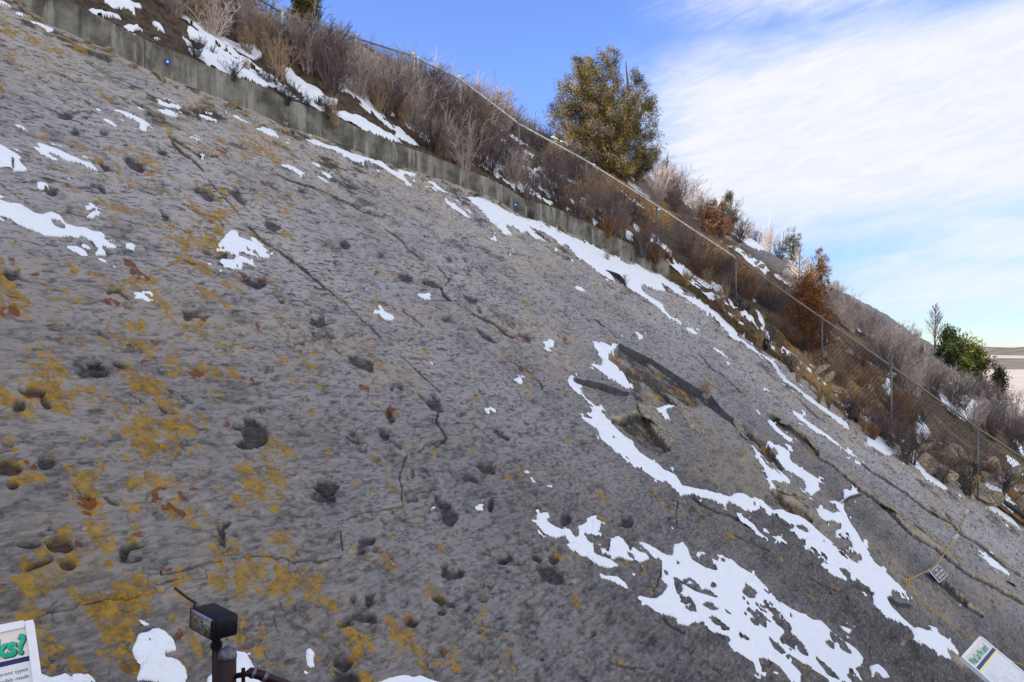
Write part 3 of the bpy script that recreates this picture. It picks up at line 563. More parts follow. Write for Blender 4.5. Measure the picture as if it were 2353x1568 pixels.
# ------------------------------------------------------------------ materials
def mat(name):
    m = bpy.data.materials.new(name); m.use_nodes = True; t = m.node_tree; b = t.nodes['Principled BSDF']; b.inputs['Roughness'].default_value = .9
    b.inputs['Specular IOR Level'].default_value = .25; return m, t, b
def objc(t): return t.nodes.new('ShaderNodeTexCoord').outputs['Object']
def attr(t, n):
    a = t.nodes.new('ShaderNodeAttribute'); a.attribute_name = n; s = t.nodes.new('ShaderNodeSeparateColor'); t.links.new(a.outputs['Color'], s.inputs[0]); return a.outputs['Color'], s.outputs
def bump(t, b, h, dist, strength=1.0):
    n = t.nodes.new('ShaderNodeBump'); n.inputs['Distance'].default_value = dist; n.inputs['Strength'].default_value = strength; t.links.new(h, n.inputs['Height']); t.links.new(n.outputs[0], b.inputs['Normal'])
def simple(name, col, rough=.6, metal=0, var=.25, sc=20, bmp=0):
    m, t, b = mat(name); o = objc(t); n = noise_(t, o, sc, 5, .6)
    c = mix_(t, ramp_(t, n, .3, .7), tuple(x * (1 - var) for x in col), tuple(min(1, x * (1 + var)) for x in col)); t.links.new(c, b.inputs['Base Color'])
    b.inputs['Roughness'].default_value = rough; b.inputs['Metallic'].default_value = metal
    if bmp: bump(t, b, n, bmp)
    return m
def tinted(name, rough=.85, var=.35):
    m, t, b = mat(name); c, _ = attr(t, 'tint'); o = objc(t); n = noise_(t, o, 6, 3)
    oi = t.nodes.new('ShaderNodeObjectInfo'); k = math_(t, 'ADD', .8, math_(t, 'MULTIPLY', oi.outputs['Random'], .45))
    k = math_(t, 'MULTIPLY', k, math_(t, 'ADD', 1 - var, math_(t, 'MULTIPLY', n, 2 * var)))
    cc = t.nodes.new('ShaderNodeVectorMath'); cc.operation = 'SCALE'; t.links.new(c, cc.inputs[0]); t.links.new(k, cc.inputs['Scale'])
    t.links.new(cc.outputs[0], b.inputs['Base Color']); b.inputs['Roughness'].default_value = rough; return m
# slab rock
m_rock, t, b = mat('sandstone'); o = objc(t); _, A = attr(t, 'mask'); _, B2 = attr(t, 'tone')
mp = t.nodes.new('ShaderNodeMapping'); mp.vector_type = 'POINT'; rz = t.nodes.new('ShaderNodeVectorRotate'); rz.rotation_type = 'Z_AXIS'; rz.inputs['Angle'].default_value = -math.atan2(.84, .54)
t.links.new(o, rz.inputs['Vector']); t.links.new(rz.outputs[0], mp.inputs[0]); mp.inputs['Scale'].default_value = (.34, 1, .8); so_ = mp.outputs[0]          # the rock's grain runs along the strike
nl = noise_(t, o, .9, 5, .6); nm = noise_(t, so_, 5, 7, .7); nf = noise_(t, so_, 34, 4, .62); nf2 = noise_(t, so_, 21, 5, .62, .3); nk = noise_(t, so_, 13, 5, .62, .2); nw = noise_(t, o, 11, 7, .78)
base = mix_(t, ramp_(t, nm, .36, .64), (.036, .033, .035), (.080, .073, .077))
base = mix_(t, math_(t, 'MULTIPLY', B2[2], ramp_(t, nm, .15, .5)), base, (.47, .44, .43)); base = mix_(t, math_(t, 'MULTIPLY', ramp_(t, nl, .42, .68), .35), base, (.15, .138, .130))  # light falloff put into the colour: slab paler toward its upper edge
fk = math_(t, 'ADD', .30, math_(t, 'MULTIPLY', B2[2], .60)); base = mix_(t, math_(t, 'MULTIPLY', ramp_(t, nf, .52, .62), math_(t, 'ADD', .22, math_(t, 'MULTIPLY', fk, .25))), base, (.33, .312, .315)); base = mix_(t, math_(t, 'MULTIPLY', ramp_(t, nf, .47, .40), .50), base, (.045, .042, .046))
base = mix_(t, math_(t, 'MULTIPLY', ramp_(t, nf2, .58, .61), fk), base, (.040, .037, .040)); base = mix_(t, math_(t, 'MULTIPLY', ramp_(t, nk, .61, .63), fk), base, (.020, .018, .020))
base = mix_(t, math_(t, 'MULTIPLY', B2[0], ramp_(t, nm, .30, .6)), base, (.40, .32, .215))           # buff, weathered rock
base = mix_(t, math_(t, 'MULTIPLY', B2[1], .88), base, (.026, .023, .022))                                # dark weathering film, plus painted shade of cracks, ledges and recess
lich = ramp_(t, math_(t, 'ADD', A[0], math_(t, 'MULTIPLY', math_(t, 'SUBTRACT', nw, .5), 2.6)), .38, .78)
base = mix_(t, math_(t, 'MULTIPLY', lich, math_(t, 'ADD', .42, math_(t, 'MULTIPLY', ramp_(t, nf, .35, .6), .55))), base, mix_(t, ramp_(t, nw, .35, .65), (.16, .085, .010), (.42, .24, .022)))
base = mix_(t, math_(t, 'MULTIPLY', ramp_(t, math_(t, 'ADD', math_(t, 'MULTIPLY', A[2], .72), math_(t, 'MULTIPLY', math_(t, 'SUBTRACT', nw, .5), 3.6)), .46, .62), .85), base, mix_(t, nm, (.07, .016, .005), (.24, .065, .014)))
base = mix_(t, math_(t, 'MULTIPLY', ramp_(t, math_(t, 'ADD', A[1], math_(t, 'MULTIPLY', math_(t, 'SUBTRACT', nw, .5), 1.5)), .15, .85), .84), base, mix_(t, ramp_(t, nf, .4, .62), (.008, .007, .010), (.036, .033, .039)))                                 # footprints, blackened with charcoal
t.links.new(base, b.inputs['Base Color']); b.inputs['Roughness'].default_value = .88
bump(t, b, math_(t, 'ADD', math_(t, 'MULTIPLY', nm, .5), math_(t, 'ADD', math_(t, 'MULTIPLY', nf, .30), math_(t, 'MULTIPLY', nf2, .6))), .045, 1)
# hillside
m_hill, t, b = mat('hillside_soil'); o = objc(t); _, A = attr(t, 'mask')
nl = noise_(t, o, 1.2, 5, .6); nm = noise_(t, o, 6, 6, .7); nf = noise_(t, o, 26, 5, .75)
base = mix_(t, ramp_(t, nm, .35, .65), (.05, .036, .026), (.24, .165, .10)); base = mix_(t, ramp_(t, nf, .5, .7), base, (.32, .23, .14))
base = mix_(t, A[0], base, mix_(t, ramp_(t, nm, .35, .65), (.33, .15, .04), (.58, .33, .12)))
base = mix_(t, A[1], base, mix_(t, ramp_(t, nm, .35, .65), (.22, .21, .22), (.42, .40, .39)))
base = mix_(t, math_(t, 'MULTIPLY', A[2], ramp_(t, nf, .35, .6)), base, (.55, .38, .16))
t.links.new(base, b.inputs['Base Color']); bump(t, b, math_(t, 'ADD', nm, nf), .12, 1)
# snow
m_snow, t, b = mat('snow'); o = objc(t); nf = noise_(t, o, 9, 5, .6); nl = noise_(t, o, 60, 3, .6)
t.links.new(mix_(t, nf, (.80, .825, .87), (.90, .915, .935)), b.inputs['Base Color']); b.inputs['Roughness'].default_value = .7
bump(t, b, math_(t, 'ADD', nf, math_(t, 'MULTIPLY', nl, .2)), .045, .8)
# concrete
m_conc, t, b = mat('concrete'); o = objc(t); mp = t.nodes.new('ShaderNodeMapping'); t.links.new(o, mp.inputs[0]); mp.inputs['Scale'].default_value = (1, 1, .12)
st = noise_(t, mp.outputs[0], 4.5, 5, .65); nm = noise_(t, o, 2.2, 6, .65); nf = noise_(t, o, 30, 4, .7)
base = mix_(t, ramp_(t, nm, .33, .66), (.075, .068, .055), (.25, .232, .195)); base = mix_(t, math_(t, 'MULTIPLY', ramp_(t, st, .52, .62), .65), base, (.37, .35, .31)); nq = noise_(t, o, 1.1, 6, .7, 1.0); base = mix_(t, math_(t, 'MULTIPLY', ramp_(t, nq, .50, .62), .55), base, (.06, .054, .04))
base = mix_(t, math_(t, 'MULTIPLY', ramp_(t, st, .45, .30), .7), base, (.045, .04, .035)); base = mix_(t, ramp_(t, nf, .62, .8), base, (.10, .09, .08))
t.links.new(base, b.inputs['Base Color']); bump(t, b, math_(t, 'ADD', nm, nf), .02, .6)
m_twig = tinted('bare_twigs'); m_leaf = tinted('foliage', .75); m_bark = simple('bark', (.16, .12, .09), .9, sc=8, bmp=.02)
m_stone = simple('loose_rock', (.36, .28, .19), .9, var=.5, sc=5, bmp=.05)
m_galv = simple('galvanised_steel', (.60, .59, .56), .6, .1, .25, 9); m_wire = simple('fence_wire', (.05, .05, .05), .5, .3)
m_post = simple('weathered_post', (.17, .18, .17), .55, .3); m_flash = simple('grey_sheet_metal', (.115, .12, .132), .55, .15, .3, 7, .01)
m_rope = simple('yellow_rope', (.50, .33, .06), .8, var=.4, sc=60); m_pipe = simple('black_plastic', (.018, .018, .02), .5)
m_brown = simple('dark_red_paint', (.026, .008, .009), .4, .1, .3, 14, .003); m_black = simple('black_enamel', (.010, .010, .014), .35); m_cap = simple('worn_cap', (.13, .12, .15), .35, .5, .4, 30)
m_lens, t, b = mat('lamp_glass'); o = objc(t); n = noise_(t, o, 38, 3, .6, 2.2); t.links.new(mix_(t, ramp_(t, n, .42, .66), (.085, .08, .06), (.40, .37, .28)), b.inputs['Base Color']); b.inputs['Roughness'].default_value = .12; b.inputs['Specular IOR Level'].default_value = .6
m_rim = simple('aluminium_trim', (.42, .42, .47), .4, .4); m_white = simple('white_paint', (.78, .78, .80), .6, var=.05)
m_panel = simple('panel_face', (.72, .72, .73), .5, var=.04, sc=5); m_cream = simple('panel_cream', (.74, .66, .60), .5, var=.06, sc=6); m_navy = simple('navy_ink', (.02, .03, .13), .5); m_teal = simple('teal_ink', (.02, .36, .22), .5)
m_tealdk = simple('teal_shadow_ink', (.01, .07, .06), .5); m_ink = simple('grey_ink', (.13, .13, .2), .6); m_yel = simple('pale_yellow_ink', (.80, .75, .30), .5, var=.05); m_brn = simple('brown_sign_paint', (.060, .035, .028), .5); m_blue = simple('blue_paint', (.02, .07, .42), .5)
m_sketch = simple('pale_drawing_ink', (.50, .53, .47), .6)
m_path, t, b = mat('asphalt'); o = objc(t); n = noise_(t, o, 40, 4, .7); t.links.new(mix_(t, n, (.035, .035, .037), (.08, .08, .08)), b.inputs['Base Color']); bump(t, b, n, .01)
m_plain, t, b = mat('prairie'); o = objc(t); mp = t.nodes.new('ShaderNodeMapping'); t.links.new(o, mp.inputs[0]); mp.inputs['Scale'].default_value = (.3, 1, 1)
n = noise_(t, mp.outputs[0], .009, 8, .75); t.links.new(mix_(t, ramp_(t, n, .30, .70), (.46, .37, .29), (.62, .55, .48)), b.inputs['Base Color'])
m_mesa = simple('mesa_scrub', (.17, .14, .11), .9, var=.35, sc=.01)

# ------------------------------------------------------------------ the slab
def grid_mesh(name, XX, YY, ZZ, valid, attrs):
    f = valid[:-1, :-1] & valid[1:, :-1] & valid[:-1, 1:] & valid[1:, 1:]; r, c = XX.shape; idx = np.arange(r * c).reshape(r, c)
    Q = np.stack([idx[:-1, :-1][f], idx[:-1, 1:][f], idx[1:, 1:][f], idx[1:, :-1][f]], 1)
    used = np.zeros(r * c, bool); used[Q.ravel()] = True; rm = np.cumsum(used) - 1; Q = rm[Q]
    V = np.stack([XX.ravel()[used], YY.ravel()[used], ZZ.ravel()[used]], 1); me = npmesh(name, V, Q)
    for k, a in attrs.items(): vattr(me, k, np.stack([q.ravel()[used] for q in a], 1))
    return me
NC, NR = 1450, 1300
ax = np.linspace(-.80, .80, NC); iy = np.linspace(.36, .016, NR)
AX, IY = np.meshgrid(ax, iy); YY = 1 / IY; XX = AX * YY
PZ = -H0 - KX * XX + KY * YY; sd = edge_sd(XX, YY)
keep = (sd < .22) & (PZ > gz(XX, YY) - .6) & (YY < 62)
x = XX[keep]; y = YY[keep]
xr = (x * .54 + y * .84) * .45; yr = x * .84 - y * .54
wu = fbm(x, y, .40, 3, 3) * .04 + fbm(x, y, .1, 2, 3) * .010; wv = fbm(x, y, .40, 3, 13) * .04 + fbm(x, y, .1, 2, 5) * .010; U, V = mapuv(x + wu, y + wv, H0)
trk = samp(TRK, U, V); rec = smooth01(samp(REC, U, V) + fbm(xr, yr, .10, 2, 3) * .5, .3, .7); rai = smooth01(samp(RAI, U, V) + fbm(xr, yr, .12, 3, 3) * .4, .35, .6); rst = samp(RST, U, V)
big = fbm(x, y, 3.2, 2, 20) * .085
mid = fbm(xr, yr, .42, 5, 23, .58); fine = fbm(xr, yr, .09, 3, 27, .65); fi = fbm(x, y, .1, 3, 15)
crk = samp(CRK, U, V); crk = smooth01(crk * (.85 + .9 * fi), .20, .5); crk2 = samp(CRK2, U, V); crk2 = smooth01(crk2 + fine * .55 + mid * .3, .40, .62); lich = samp(LICH, U, V)
def terr(n, k, a=.86):                            # bedding flakes: little steps
    q = n * k; f = q - np.floor(q); return (np.floor(q) + smooth01(f, a, 1.0)) / k
pit2 = smooth01(fbm(xr, yr, .060, 3, 6, .6), .30, .46)
g = mid * .032; tr = terr(g + fine * .006, 110); hgt = big + g * .15 + tr * .85 + fine * .006
hgt = hgt - pit2 * .012 - smooth01(trk, .1, .9) * .038 - crk * .020 - crk2 * .050 - rec * (.05 + .03 * mid) + rai * .010
hgt -= smooth01(sd[keep], .02, .22) * .25
ZR = PZ[keep] + hgt
flk = g + fine * .006; fr = flk * 110 - np.floor(flk * 110); lip = smooth01(fr, .80, .90) * (1 - smooth01(fr, .95, 1)) * smooth01(fi, -.1, .25)
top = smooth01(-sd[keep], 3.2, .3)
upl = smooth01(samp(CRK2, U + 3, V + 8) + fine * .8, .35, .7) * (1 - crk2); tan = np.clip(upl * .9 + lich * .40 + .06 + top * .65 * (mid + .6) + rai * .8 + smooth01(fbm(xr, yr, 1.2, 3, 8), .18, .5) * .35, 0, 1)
blk = fbm(xr, yr, .28, 5, 16, .72)
drk = np.clip(crk * 1.0 + crk2 * .9 + pit2 * .35 + lip * .55 + rec * (.72 + .9 * mid + .9 * fi) + smooth01(blk, .46, .62) * .35 + top * smooth01(blk, .22, .40) * .8, 0, 1)  # shade in recess, cracks and ledges put into the colour, besides weathering
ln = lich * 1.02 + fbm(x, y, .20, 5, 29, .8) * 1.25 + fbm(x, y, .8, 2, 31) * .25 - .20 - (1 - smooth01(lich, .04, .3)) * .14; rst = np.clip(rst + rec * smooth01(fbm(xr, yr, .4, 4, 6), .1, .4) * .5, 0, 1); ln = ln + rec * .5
ZG = np.zeros_like(XX); ZG[keep] = ZR
def full(v):
    a = np.zeros(XX.shape, np.float32); a[keep] = v; return a
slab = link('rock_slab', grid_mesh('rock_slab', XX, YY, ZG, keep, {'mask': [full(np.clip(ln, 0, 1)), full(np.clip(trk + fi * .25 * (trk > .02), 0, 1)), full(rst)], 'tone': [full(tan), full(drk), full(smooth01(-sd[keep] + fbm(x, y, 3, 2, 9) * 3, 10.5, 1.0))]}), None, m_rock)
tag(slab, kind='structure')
# snow lying on the slab
sb = samp(SNB, U, V); fld = smooth01(U, 1150, 1300) * smooth01(V, 1180, 1260) * (1 - smooth01(U, 2010, 2060)); hole = smooth01(fbm(xr * 1.2, yr, .30, 4, 19, .62), .10, .36) * (.25 + .55 * fld)
sm = samp(SNS, U, V) + (fbm(x, y, .16, 3, 19) * .26 - hole) * (sb > .01) + smooth01(fbm(xr, yr, .11, 3, 27), .27, .36) * .8 * smooth01(sb, .005, .06)
ts = np.clip(y / 12, .4, 1.3); th = (-.007 + .017 * smooth01(sm, .34, .95) + .016 * smooth01(sb, .3, .98)) * ts; hs = PZ[keep] + big + g - rec * .05 + rai * .010 - crk2 * .04; zs = hs + th + fbm(x, y, .30, 3, 21) * .022 * ts * smooth01(sm, .4, .9)
zs = np.where(sm > .46, np.maximum(zs, ZR + (sm - .46) * .02), zs)
sk = full(sm) > .25; ZS = full(zs)
sn = link('slab_snow', grid_mesh('slab_snow', XX, YY, ZS, sk & keep, {}), None, m_snow)
tag(sn, 'thin melting snow patches and streaks lying on the tilted rock slab', 'snow', kind='stuff')
# the slab goes on to the left of the frame, coarser
gx, gy = np.meshgrid(np.linspace(-60, 0, 90), np.linspace(-4, 60, 90)); pz = -H0 - KX * gx + KY * gy + fbm(gx, gy, 3, 3, 20) * .2 - .06
k = (gx < -.785 * gy) & (pz > gz(gx, gy) - .6) & (gy < 17 + .02 * gx); z0 = np.zeros_like(gx)
tag(link('rock_slope', grid_mesh('rock_slope', gx, gy, pz, k, {'mask': [z0, z0, z0], 'tone': [z0 + .1, z0 + .1, z0 + .2]}), None, m_rock), kind='structure')
# ------------------------------------------------------------------ hillside
ORANGE = [[(1370, 395), (1420, 400), (1480, 440), (1540, 480), (1560, 515), (1500, 500), (1430, 460)], [(1330, 440), (1400, 440), (1470, 500), (1420, 500)], [(1715, 615), (1770, 645), (1830, 690), (1800, 695), (1740, 650)], [(1915, 940), (1960, 960), (2010, 1000), (1960, 990)],
          [(2090, 1000), (2200, 1030), (2353, 1130), (2353, 1180), (2240, 1120), (2120, 1050)], [(1560, 520), (1700, 600), (1760, 700), (1650, 640)], [(1800, 760), (1900, 800), (1980, 880), (1900, 900), (1830, 840)], [(1900, 850), (2050, 930), (2040, 990), (1960, 950)]]
GREY = [[(1860, 560), (1960, 610), (2120, 720), (2353, 900), (2353, 1000), (2200, 900), (2050, 790), (1930, 680), (1800, 590)], [(2230, 860), (2353, 940), (2353, 1000), (2230, 900)], [(1690, 500), (1800, 560), (1900, 640), (1850, 650), (1740, 590), (1670, 540)]]
GRASS = [[(1130, 270), (1260, 260), (1320, 330), (1260, 340), (1170, 320)], [(1600, 660), (1700, 740), (1800, 830), (1750, 820), (1650, 740)], [(1850, 830), (1960, 850), (2020, 940), (1900, 900)], [(2210, 820), (2353, 900), (2353, 960), (2240, 880)]]
ORM, GRM, GSM = [blur(raster(q), 8) for q in (ORANGE, GREY, GRASS)]
ax2 = np.linspace(-.80, .80, 1000); iy2 = np.concatenate([np.linspace(.13, .016, 640), np.linspace(.0158, .006, 60)]); AX2, IY2 = np.meshgrid(ax2, iy2); YH = 1 / IY2; XH = AX2 * YH
sdh = edge_sd(XH, YH); kh = (sdh > .0); x = XH[kh]; y = YH[kh]; zh = hill_h(x, y)
wx = fbm(x, y, .8, 3, 3) * .12; wy = fbm(x, y, .8, 3, 7) * .12; U, V = mapuv(x + wx, y + wy, HH)
inm = (y < np.interp(x / y, cx_, cy_) * 1.15).astype(np.float32)
sh = samp(SNH, U, V) * inm + smooth01(fbm(x, y, 1.1, 5, 25, .6), .20, .34) * .85 * (smooth01(sdh[kh], .3, 1.2)) * (1 - .6 * smooth01(U, 1350, 1550)) + smooth01(fbm(x, y, .45, 4, 2, .65), -.05, .15) * .8 * smooth01(U, 380, 480) * smooth01(sdh[kh], .2, .3) * (1 - smooth01(sdh[kh], .9, 2.0)); shb = sh
def full2(v):
    a = np.zeros(XH.shape, np.float32); a[kh] = v; return a
tag(link('hillside', grid_mesh('hillside', XH, YH, full2(zh), kh, {'mask': [full2(samp(ORM, U, V) * inm), full2(samp(GRM, U, V) * inm), full2(samp(GSM, U, V) * inm + smooth01(fbm(x, y, 2, 3, 4), .1, .4) * .5)]}), None, m_hill), kind='structure')
zs = zh + np.clip(sh - .45, -.6, .5) * .10 + fbm(x, y, .3, 3, 21) * .03; zs = np.where(sh < .35, zh - .05, zs)
tag(link('hillside_snow', grid_mesh('hillside_snow', XH, YH, full2(zs), kh & (full2(sh) > .2), {}), None, m_snow), 'patchy snow lying between brush and rocks on the hillside above the slab', 'snow', kind='stuff')
# path at the foot, far prairie, mesas
mb = MB(); mb.add([(-14, -12, gz(-14, -12)), (40, -12, gz(40, -12)), (40, 24, gz(40, 24)), (-14, 24, gz(-14, 24))], [(0, 1, 2, 3)]); tag(mb.build('path', m_path), kind='structure')
mb = MB(); mb.add([(-3000, 90, -42), (40000, 90, -42), (40000, 45000, -42), (-3000, 45000, -42)], [(0, 1, 2, 3)]); tag(mb.build('prairie', m_plain), kind='structure')
mb = MB()
for (x0, x1, yy, hh) in ((2300, 5200, 3800, 34), (2600, 6500, 5200, 44), (700, 1700, 1500, 6)):
    n = 60; vs = []
    for i in range(n + 1):
        xx = x0 + (x1 - x0) * i / n; e = hh * (0.7 + .3 * math.sin(i * .31) + .12 * random.random()) * min(1, i / 6, (n - i) / 6 + .2)
        vs += [(xx, yy - hh * 14, -42.5), (xx, yy, -42 + e), (xx, yy + 900, -42 + e), (xx, yy + 1600, -42.5)]
    mb.add(vs, [(4 * i + k, 4 * i + 4 + k, 4 * i + 5 + k, 4 * i + 1 + k) for i in range(n) for k in range(3)])
tag(mb.build('distant_hills', m_mesa), kind='structure')
# ------------------------------------------------------------------ retaining wall
TOPL = [(110, 0, -40), (187, 25, 0)]
wb = [Vector((EW[i][0], EW[i][1], 0)) for i in range(0, 35)]
def resample(P, step):
    out = [P[0]]; acc = 0
    for a, b in zip(P[:-1], P[1:]):
        L = (b - a).length; n = max(1, int(L / step))
        for i in range(1, n + 1): out.append(a + (b - a) * i / n)
    return out
root = empty('retaining_wall', (wb[17].x, wb[17].y, -H0 - KX * wb[17].x + KY * wb[17].y))
tag(root, 'low grey streaked concrete retaining wall along the top of the slab', 'wall')
WP = resample(wb, .16); cuts = [0]; acc = 0
for i in range(1, len(WP)):
    acc += (WP[i] - WP[i - 1]).length
    if acc > 3.05: cuts.append(i); acc = 0
if len(WP) - 1 - cuts[-1] < 8: cuts.pop()
cuts.append(len(WP) - 1)
for ci in range(len(cuts) - 1):
    seg = WP[cuts[ci]:cuts[ci + 1] + 1]; V = []; nk = 8
    for i, p in enumerate(seg):
        d = (seg[min(i + 1, len(seg) - 1)] - seg[max(i - 1, 0)]).normalized(); nrm = Vector((d.y, -d.x, 0)); z = -H0 - KX * p.x + KY * p.y
        if i == 0: p = p + d * .006
        if i == len(seg) - 1: p = p - d * .006
        prof = [(0.0, -.35)] + [(.012 * vn(np.array([p.x * 3]), np.array([p.y * 3 + j]), 3)[0], -.35 + .80 * j / 5) for j in range(1, 5)] + [(-.002, .435), (-.02, .455), (-.20, .45), (-.22, -.35)]
        for a, h in prof: V.append(p + nrm * a + Vector((0, 0, z + h + (.010 * vn(np.array([p.x * 4]), np.array([p.y * 4]), 5)[0] if h > .4 else 0))))
    m = 9; mb = MB(); Fc = [(i * m + j, (i + 1) * m + j, (i + 1) * m + j + 1, i * m + j + 1) for i in range(len(seg) - 1) for j in range(m - 1)]
    Fc += [tuple(range(m)), tuple(range((len(seg) - 1) * m, len(seg) * m))[::-1]]
    mb.add([v - root.location for v in V], Fc); mb.build('wall_section', m_conc, root)
# painted survey targets
def target(u, v, label):
    i = min(range(len(WP)), key=lambda k: abs(UC + F * WP[k].x / WP[k].y - u)); p = WP[i]; d = (WP[i + 2] - WP[i - 2]).normalized(); n = Vector((d.y, -d.x, 0)); z = (VC - v) / F * p.y
    dz = Vector((d.x, d.y, -KX * d.x + KY * d.y)).normalized(); up = Vector((0, 0, 1)); up = (up - dz * up.dot(dz)).normalized(); c = Vector((p.x, p.y, z)) + n * .02
    r = empty('survey_target', c); tag(r, label, 'marker', 'survey targets on the wall'); s = .042
    mb = MB(); mb.box(-dz * s - up * s, dz * 2 * s, up * 2 * s, n * .006); mb.build('plate', m_blue, r)
    mb = MB(); mb.tube([n * .006, n * .009], .019, 14); mb.build('dot', m_white, r)
target(377, 143, 'small blue square target with white dot on the wall, upper left'); target(1190, 471, 'small blue square target with white dot on the wall, nearer its lower end')
# ------------------------------------------------------------------ chain-link fence
PB = [(560, 70, -20), (590, 100, -5), (648, 138, 30), (816, 190, 87), (951, 228, 130), (1057, 278, 182), (1192, 378, 285), (1347, 478, 370), (1509, 578, 473), (1691, 705, 593), (1889, 853, 732), (2048, 1003, 842), (2247, 1130, 985), (2440, 1260, 1110)]
fb = []
for u, vb, vt in PB:
    p = site(u, vb, HH + (.05 if u < 1500 else .2)); top = (VC - vt) / F * p.y; fb.append((p, Vector((p.x, p.y, top))))
root = empty('chain_link_fence', fb[6][0]); tag(root, 'chain-link fence with pale top rail running down the hillside above the wall', 'fence'); O = root.location
for i, (p, q) in enumerate(fb):
    if i in (0, 1): continue
    mb = MB(); g0 = hz(p.x, p.y) - .25; r = .034 if i == 4 else .027
    mb.tube([Vector((p.x, p.y, g0)) - O, q + Vector((0, 0, .06)) - O], r, 8); mb.tube([q - O + Vector((0, 0, .03)), q - O + Vector((0, 0, .10))], r * 1.35, 8)
    if i == 4: mb.tube([Vector((p.x + .09, p.y + .06, g0)) - O, q + Vector((.09, .06, .02)) - O], .026, 8)
    mb.build('post', m_galv if i < 6 else m_post, root, True)
mb = MB(); mb.tube([q - O for p, q in fb[:5]], .020, 8); mb.build('top_rail', m_post, root, True)
mb = MB(); mb.tube([q - O for p, q in fb[4:10]], .028, 8); mb.build('top_rail', m_galv, root, True)
mb = MB(); mb.tube([q - O for p, q in fb[9:]], .028, 8); mb.build('top_rail', simple('rusty_rail', (.22, .19, .16), .7), root, True)
mb = MB()
def fpt(s):                                       # s along the fence in metres -> base, top
    for (a, A2), (b_, B_) in zip(fb[:-1], fb[1:]):
        L = (Vector(b_[:2]) - Vector(a[:2])).length
        if s <= L: t = s / L; return a.lerp(b_, t), A2.lerp(B_, t)
        s -= L
    return fb[-1]
Ltot = sum((Vector(b[0][:2]) - Vector(a[0][:2])).length for a, b in zip(fb[:-1], fb[1:])); stp = .105; s = 0
while s < Ltot:
    for sg in (-1, 1):
        pts = []; 
        for j in range(0, 9):
            f = j / 8; ss = min(max(s + sg * f * 1.2, 0), Ltot); a, c = fpt(ss); pts.append(a.lerp(c, f * .99) - O)
        mb.tube(pts, .0048, 3, False)
    s += stp
mb.build('wire_mesh', m_wire, root)
# ------------------------------------------------------------------ vegetation
def rv(): return Vector((random.gauss(0, 1), random.gauss(0, 1), random.gauss(0, 1))).normalized()
def shrub_mesh(name, h, stems, c0, c1, spread=.6, dens=8, thick=.011, fuzz=1.0):
    mb = MB()
    for i in range(stems):
        a = random.random() * 6.283; lean = random.random() ** .7 * spread; d = Vector((math.cos(a) * lean, math.sin(a) * lean, 1)).normalized()
        L = h * (.65 + .45 * random.random()); p = Vector((math.cos(a), math.sin(a), 0)) * random.random() * .12 * h; pts = [p - Vector((0, 0, .15))]; n = 5
        q_ = random.random(); cc = tuple(c0[k] + (c1[k] - c0[k]) * q_ for k in range(3)); dd = d.copy(); ds = []
        for k in range(n):
            dd = (dd + rv() * .18 + Vector((0, 0, .05))).normalized(); p = p + dd * L / n; pts.append(p); ds.append(dd.copy())
        mb.tube(pts, [thick * (1.1 - .8 * k / n) for k in range(n + 1)], 3, False, cc)
        for j in range(dens):
            k = random.randint(1, n); q = pts[k].lerp(pts[k - 1], random.random()); e = (ds[k - 1] + rv() * .8 * fuzz + Vector((0, 0, .15))).normalized(); l = L * (.14 + .22 * random.random())
            m1 = q + e * l * .5 + rv() * l * .05; e2 = (e + rv() * .4).normalized(); m2 = m1 + e2 * l * .5
            mb.tube([q, m1, m2], [thick * .5, thick * .42, thick * .28], 3, False, cc)
            for w in range(3):
                s0 = q.lerp(m2, .3 + .6 * random.random()); e3 = (e2 + rv() * .9).normalized(); mb.tube([s0, s0 + e3 * l * (.25 + .3 * random.random())], [thick * .36, thick * .22], 3, False, cc)
    return mb.mesh(name, False, True)
PUR = ((.075, .056, .054), (.24, .18, .165)); GRY = ((.30, .235, .20), (.62, .51, .44)); TAN = ((.26, .17, .10), (.46, .33, .22)); DRK = ((.045, .04, .045), (.10, .085, .085)); GOLD = ((.22, .14, .055), (.46, .33, .15))
protoM = {'purple': [shrub_mesh('branches', 1.25, 26, *PUR, spread=.75, dens=11) for _ in range(3)], 'grey': [shrub_mesh('branches', 1.3, 24, *GRY, spread=.6, dens=11, thick=.012) for _ in range(3)],
          'tan': [shrub_mesh('branches', 1.0, 24, *TAN, spread=.45, dens=8, thick=.010) for _ in range(2)], 'dark': [shrub_mesh('branches', .8, 22, *DRK, spread=.9, dens=10) for _ in range(2)],
          'gold': [shrub_mesh('branches', .55, 46, *GOLD, spread=.6, dens=4, thick=.007) for _ in range(2)], 'rust': [shrub_mesh('branches', .7, 40, (.15, .065, .03), (.33, .17, .085), spread=.9, dens=9, thick=.009) for _ in range(2)], 'dome': [shrub_mesh('branches', 1.5, 46, (.36, .30, .28), (.60, .52, .48), spread=1.3, dens=10, thick=.011)]}
for q in protoM.values():
    for me in q: me.materials.append(m_twig)
def shrub(kind, x, y, s, label, group, name='bare_shrub', cat='shrub', zz=None):
    z = hz(x, y) - .04 if zz is None else zz
    o = link(name, random.choice(protoM[kind])); o.location = (x, y, z); o.scale = (s * random.uniform(.85, 1.15), s * random.uniform(.85, 1.15), s * random.uniform(.85, 1.1)); o.rotation_euler = (random.uniform(-.1, .1), random.uniform(.0, .2), random.random() * 6.28)
    tag(o, label, cat, group); return o
def inpoly(p, P):
    c = False; n = len(P); j = n - 1
    for i in range(n):
        if (P[i][1] > p[1]) != (P[j][1] > p[1]) and p[0] < (P[j][0] - P[i][0]) * (p[1] - P[i][1]) / (P[j][1] - P[i][1]) + P[i][0]: c = not c
        j = i
    return c
